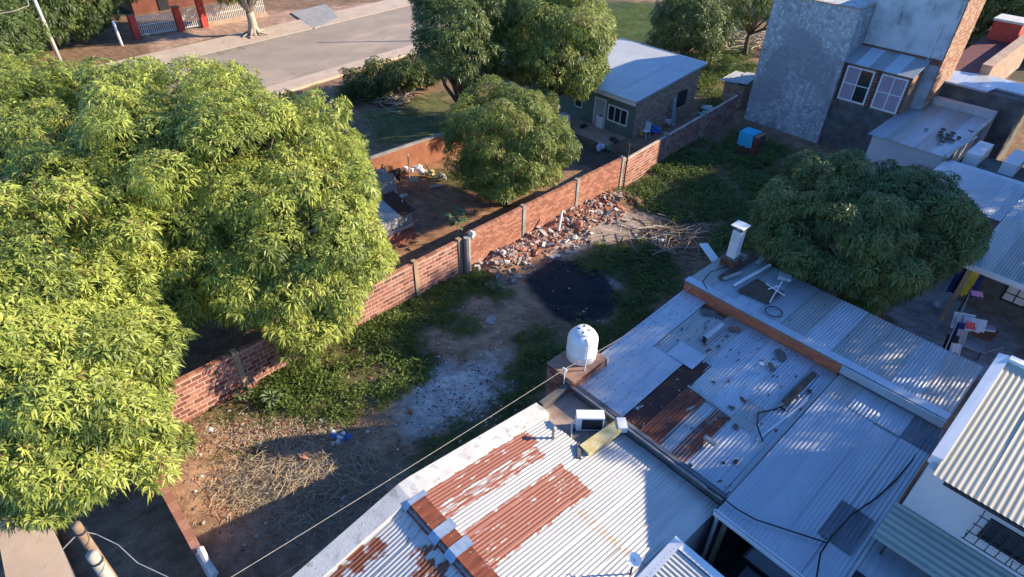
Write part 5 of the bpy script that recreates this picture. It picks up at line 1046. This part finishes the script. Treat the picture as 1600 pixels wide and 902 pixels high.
# ------------------------------------------------------------------ patio: clothes line and things on the floor
def cloth(name, lb, p, u, d, m, ct='cloth', nx=8, ny=5, group=None, seed=0):
    """hanging cloth with folds: p top corner, u along the line, d drop vector"""
    R = np.random.RandomState(seed); p, u, d = (np.array(q, float) for q in (p, u, d)); n = unit(np.cross(u, d)); vs = []
    for j in range(ny+1):
        for i in range(nx+1): vs.append(p+u*i/nx+d*j/ny*(1+.05*math.sin(i*1.7+seed))+n*(.035*math.sin(i*2.1+seed)*(j/ny+.2)))
    fs = [(j*(nx+1)+i, j*(nx+1)+i+1, (j+1)*(nx+1)+i+1, (j+1)*(nx+1)+i) for j in range(ny) for i in range(nx)]
    o = MB().add(vs, fs).build(name, m, None, True); return tag(o, lb, ct, group)
m_c = dict(white=m_white, blue=pm('pale_blue_cloth', [(.42, .46, .60), (.52, .56, .68)], 3, .9), black=pm('black_cloth', [(.015, .014, .017), (.03, .028, .034)], 3, .9), pink=pm('pink_cloth', [(.60, .25, .50), (.68, .34, .58)], 3, .9), red=pm('red_cloth', [(.55, .08, .09), (.65, .13, .13)], 3, .9), grey=pm('grey_cloth', [(.25, .25, .28), (.34, .34, .38)], 3, .9), yel=pm('yellow_cloth', [(.55, .42, .05), (.66, .52, .08)], 3, .9), navy=pm('navy_cloth', [(.02, .03, .12), (.03, .05, .2)], 3, .9))
la, lb_ = P(1476, 548, 1.75), P(1510, 470, 1.75); du = (lb_-la)
ln = thing('clothes_line', 'clothes line strung across the patio between two thin posts', 'clothes line', (la[0], la[1], 0))
MB().tube([la-du*.1, lb_+du*.3], .012, 5).build('cord', m_white, ln)
for q in (la-du*.1, lb_+du*.3): MB().tube([(q[0], q[1], -.05), (q[0], q[1], q[2]+.05)], .03, 7).build('post', m_iron, ln)
side = unit(np.cross(du, (0, 0, 1.0)))
for k, (s, w, dp, off, m, lb) in enumerate(((0.0, .16, .75, .0, 'black', 'black trousers at the carport end of the clothes line'), (.17, .10, .6, .1, 'blue', 'pale blue shirt next to the black trousers on the line'), (.28, .15, .8, -.12, 'black', 'black garment in the middle of the clothes line'), (.44, .1, .7, .12, 'grey', 'grey garment beside the black one on the clothes line'), (.55, .12, .8, -.05, 'navy', 'dark navy garment just before the white sheets'), (.7, .5, .6, .15, 'blue', 'large pale sheet hanging at the house end of the clothes line'), (.72, .45, .75, -.2, 'white', 'white sheet hanging behind the pale sheet on the line'), (.62, .06, .3, .25, 'red', 'small red cloth pegged among the white sheets'), (1.24, .16, .22, 0, 'pink', 'small pink cloth at the far end of the clothes line'))):
    cloth('hanging_clothes', lb, la+du*s+side*off, unit(np.array([.87, .5, 0]))*(.25+w*1.1), (side[0]*.12, side[1]*.12, -dp), m_c[m], 'clothes', group='clothes on the line', seed=k)
cloth('striped_towel', 'blue and yellow towel hanging at the porch of the patio house', P(1512, 420, 2.2), (.45, .25, 0), (.02, -.05, -1.3), m_c['yel'], 'towel'); cloth('blue_drape', 'dark blue drape hanging behind the yellow towel at the porch', P(1500, 415, 2.2), (.95, .45, 0), (.02, .0, -1.4), m_c['navy'], 'drape', seed=3)
p = P(1463, 475, .15); tag(MB().lathe(p-(0, 0, .15), [(.02, 0), (.10, .04), (.15, .15), (.10, .26), (.02, .30)], 16).build('ball', m_c['blue'], None, True), 'pale blue ball on the patio floor', 'ball')
p = P(1527, 515, .0); tag(MB().prism([p[:2]+d for d in ((-.7, -.5), (.6, -.6), (.7, .5), (-.6, .6))], .02, .045).build('red_mat', m_earthwall), 'red mat on the patio floor beside the clothes', 'mat')
bm = thing('broom', 'white broom leaning in the air over the red mat', 'broom', P(1520, 500, 0)); MB().tube([P(1518, 496, 1.0), P(1536, 511, .45)], .018, 6).build('stick', m_wood, bm); MB().obox(P(1544, 513, .42), (.2, .1, .02), (-.07, .14, 0), (0, 0, .05)).build('head', m_c['blue'], bm)
lc = thing('deck_chair', 'grey folding deck chair beside the clothes line posts', 'chair', P(1525, 540, 0)); q = P(1522, 541, .4)
MB().obox(q, (.4, .1, 0), (-.06, .25, 0), (0, 0, .02)).build('seat', m_c['grey'], lc); MB().obox(q+(.55, .2, .25), (.2, .06, .25), (-.06, .25, 0), (-.01, 0, .015)).build('backrest', m_c['grey'], lc)
for sx in (-.35, .35):
    for sy in (-.2, .2): MB().tube([(q[0]+sx, q[1]+sy, -.03), (q[0]+sx*.8, q[1]+sy*.9, .4)], .02, 6).build('leg', m_iron, lc)
# brick box with turquoise cloth
sb = thing('brick_box', 'low brick box half covered by a turquoise cloth near the tall building', 'brick box', (-16.3, 36, 0)); MB().box(-16.95, -15.75, 35.55, 36.5, -.1, 1.45).build('mortar_core', m_mortar_r, sb)
brick_run(sb, (-16.97, 35.53), (-15.73, 35.53), 0, 1.45, .27, .1, .05, m_db, RR, .014, 80); brick_run(sb, (-15.73, 35.53), (-15.73, 36.52), 0, 1.45, .27, .1, .05, m_db, RR, .014, 60)
cloth('turquoise_cloth', 'bright turquoise cloth draped over the front of the brick box', (-17.0, 35.46, 1.50), (.95, 0, .04), (.08, -.06, -.85), m_cyan, seed=5); tag(MB().obox((-16.5, 35.95, 1.5), (.48, 0, 0), (0, .48, 0), (0, 0, .012)).build('turquoise_fold', m_cyan), 'turquoise cloth top lying over the brick box', 'cloth')
# ------------------------------------------------------------------ things in front of the green house
def ph(px, py, z=0): return P(px, py, z)
its = [('laundry_bundle', 883, 192, .42, m_c['blue'], 'pale blue bundle on a wire frame at the left of the green house', 'bundle', (1, 1, 1.3)), ('basin', 911, 200, .28, m_iron, 'dark basin on the ground before the green wall', 'basin', (1, 1, .6)), ('pot', 960, 222, .3, m_iron, 'dark pots on the ground at the corner of the green house', 'pots', (1.3, 1, .6)),
       ('yellow_bucket', 999, 212, .28, m_c['yel'], 'yellow bucket at the corner of the brick side wall', 'bucket', (.8, .8, 1.1)), ('laundry_bundle', 1019, 207, .45, m_blue_p, 'blue tarpaulin bundle along the brick side wall', 'bundle', (1, 1.4, .8)), ('red_basin', 1024, 212, .2, m_c['red'], 'red basin between the blue tarpaulin and the wall', 'basin', (1.2, 1, .5)), ('white_bag', 1040, 196, .3, m_white, 'white bag hanging by the brick side wall', 'bag', (.6, .8, 1.2)),
       ('grey_sheet', 1108, 175, .5, m_zinc_b, 'grey crumpled sheet on the ground behind the shaded brick wall', 'sheet', (1.2, 1.3, .5)), ('blue_basin', 1094, 180, .2, m_cyan, 'light blue basin next to the grey crumpled sheet', 'basin', (1, 1, .6)), ('white_bag', 938, 236, .3, m_c['blue'], 'pale blue bag by the sunny end of the wall', 'bag', (1, 1, 1.2)), ('green_bag', 950, 236, .28, m_leafp, 'green bag beside the pale blue bag', 'bag', (1, .8, 1))]
for n_, px, py, r, m, lb, ct, sq in its:
    p = P(px, py); b = MB()
    for k in range(4): b.lump(p+np.array([rg.gauss(0, r*.3), rg.gauss(0, r*.3), r*sq[2]*(.5+.2*k*.5)]), r*rg.uniform(.6, .85), rg, sq)
    tag(b.build(n_, m), lb, ct)
ws = thing('washing_machine', 'white washing machine standing in front of the house door', 'washing machine', P(939, 199)); p = P(939, 199)
MB().box(p[0]-.28, p[0]+.28, p[1]-.28, p[1]+.28, .02, .85).build('body', m_white, ws); MB().box(p[0]-.28, p[0]+.28, p[1]+.12, p[1]+.28, .85, .98).build('control_panel', m_c['blue'], ws); MB().lathe((p[0], p[1]-.05, .851), [(.2, 0), (.19, .02), (.01, .025)], 16).build('lid', m_glass, ws)
cr = thing('chair', 'white plastic chair beside the blue tarpaulin', 'chair', P(1008, 215)); p = P(1008, 214)
MB().box(p[0]-.22, p[0]+.22, p[1]-.22, p[1]+.22, .40, .44).build('seat', m_white, cr); MB().obox(p+(-.05, .22, .68), (.22, 0, 0), (0, .015, .03), (0, .05, .25)).build('backrest', m_white, cr)
for sx in (-1, 1):
    for sy in (-1, 1): MB().box(p[0]+sx*.19-.02, p[0]+sx*.19+.02, p[1]+sy*.19-.02, p[1]+sy*.19+.02, -.03, .40).build('leg', m_white, cr)
p = P(1080, 172); tag(MB().tube([p+(0, 0, .2), p+(.5, 1.0, 1.4)], .03, 6).build('mop', m_wood), 'wooden mop handle leaning in the yard behind the shaded wall', 'mop')
p = P(968, 238, 2.0); tag(MB().tube([(-18.7, 26.35, 0), (-18.7, 26.35, 2.75)], .05, 7).build('iron_rod_post', m_wood_d), 'dark rod post standing on the joint of the two brick walls', 'post')
# ------------------------------------------------------------------ weeds and grass (nobody could count it)
R = np.random.RandomState(5); PV = []; PN = []; PT = []; HT = []
for px, dens, hgt in GRASS:
    poly = np.array(wpoly(px)); lo, hi = poly.min(0), poly.max(0); area = (hi-lo).prod()
    far = np.linalg.norm(poly.mean(0)) > 33
    n = int(area*dens*(120 if far else 240)); q = lo+(hi-lo)*R.rand(n, 2)
    d = soft_poly(q[:, 0], q[:, 1], [tuple(a) for a in poly], .5); cl = fbm(q[:, 0], q[:, 1], 1.1, 2)
    q = q[(R.rand(n) < d) & (R.rand(n) < np.clip((cl-.28)*4.5, .05, 1))]
    h = hgt*R.uniform(.25, 1.15, len(q))*(.5+fbm(q[:, 0], q[:, 1], 1.9, 0)); z = np.array([gz(a, b) for a, b in q])
    PV.append(np.stack([q[:, 0], q[:, 1], z+h*.45], 1)); PN.append(unit(np.stack([R.normal(size=len(q))*.35, R.normal(size=len(q))*.35, np.ones(len(q))], 1)))
    PT.append(np.clip(R.normal(.45, .17, len(q))+(fbm(q[:, 0], q[:, 1], 2.6, 3)-.5)*.5, 0, .9)); HT.append(h)
PV, PN, PT, HT = (np.concatenate(a) for a in (PV, PN, PT, HT))
V, F, T = rosettes(PV, PN, 6, .14, .042, R, 1.0, .4, PT)
blades = np.repeat(HT/.2, 24)[:, None]; ctr = np.repeat(PV, 24, 0); V = ctr+(V-ctr)*np.clip(blades, .45, 1.6)
stuff(link('weeds', fast_mesh('weeds', V, F, lm_weed, {'tint': ('FLOAT', T)})), 'low green weeds and grass growing over the vacant lot and lawns', 'weeds')
print('LEAF TRIS', LEAFTRI, 'WEED', len(F))
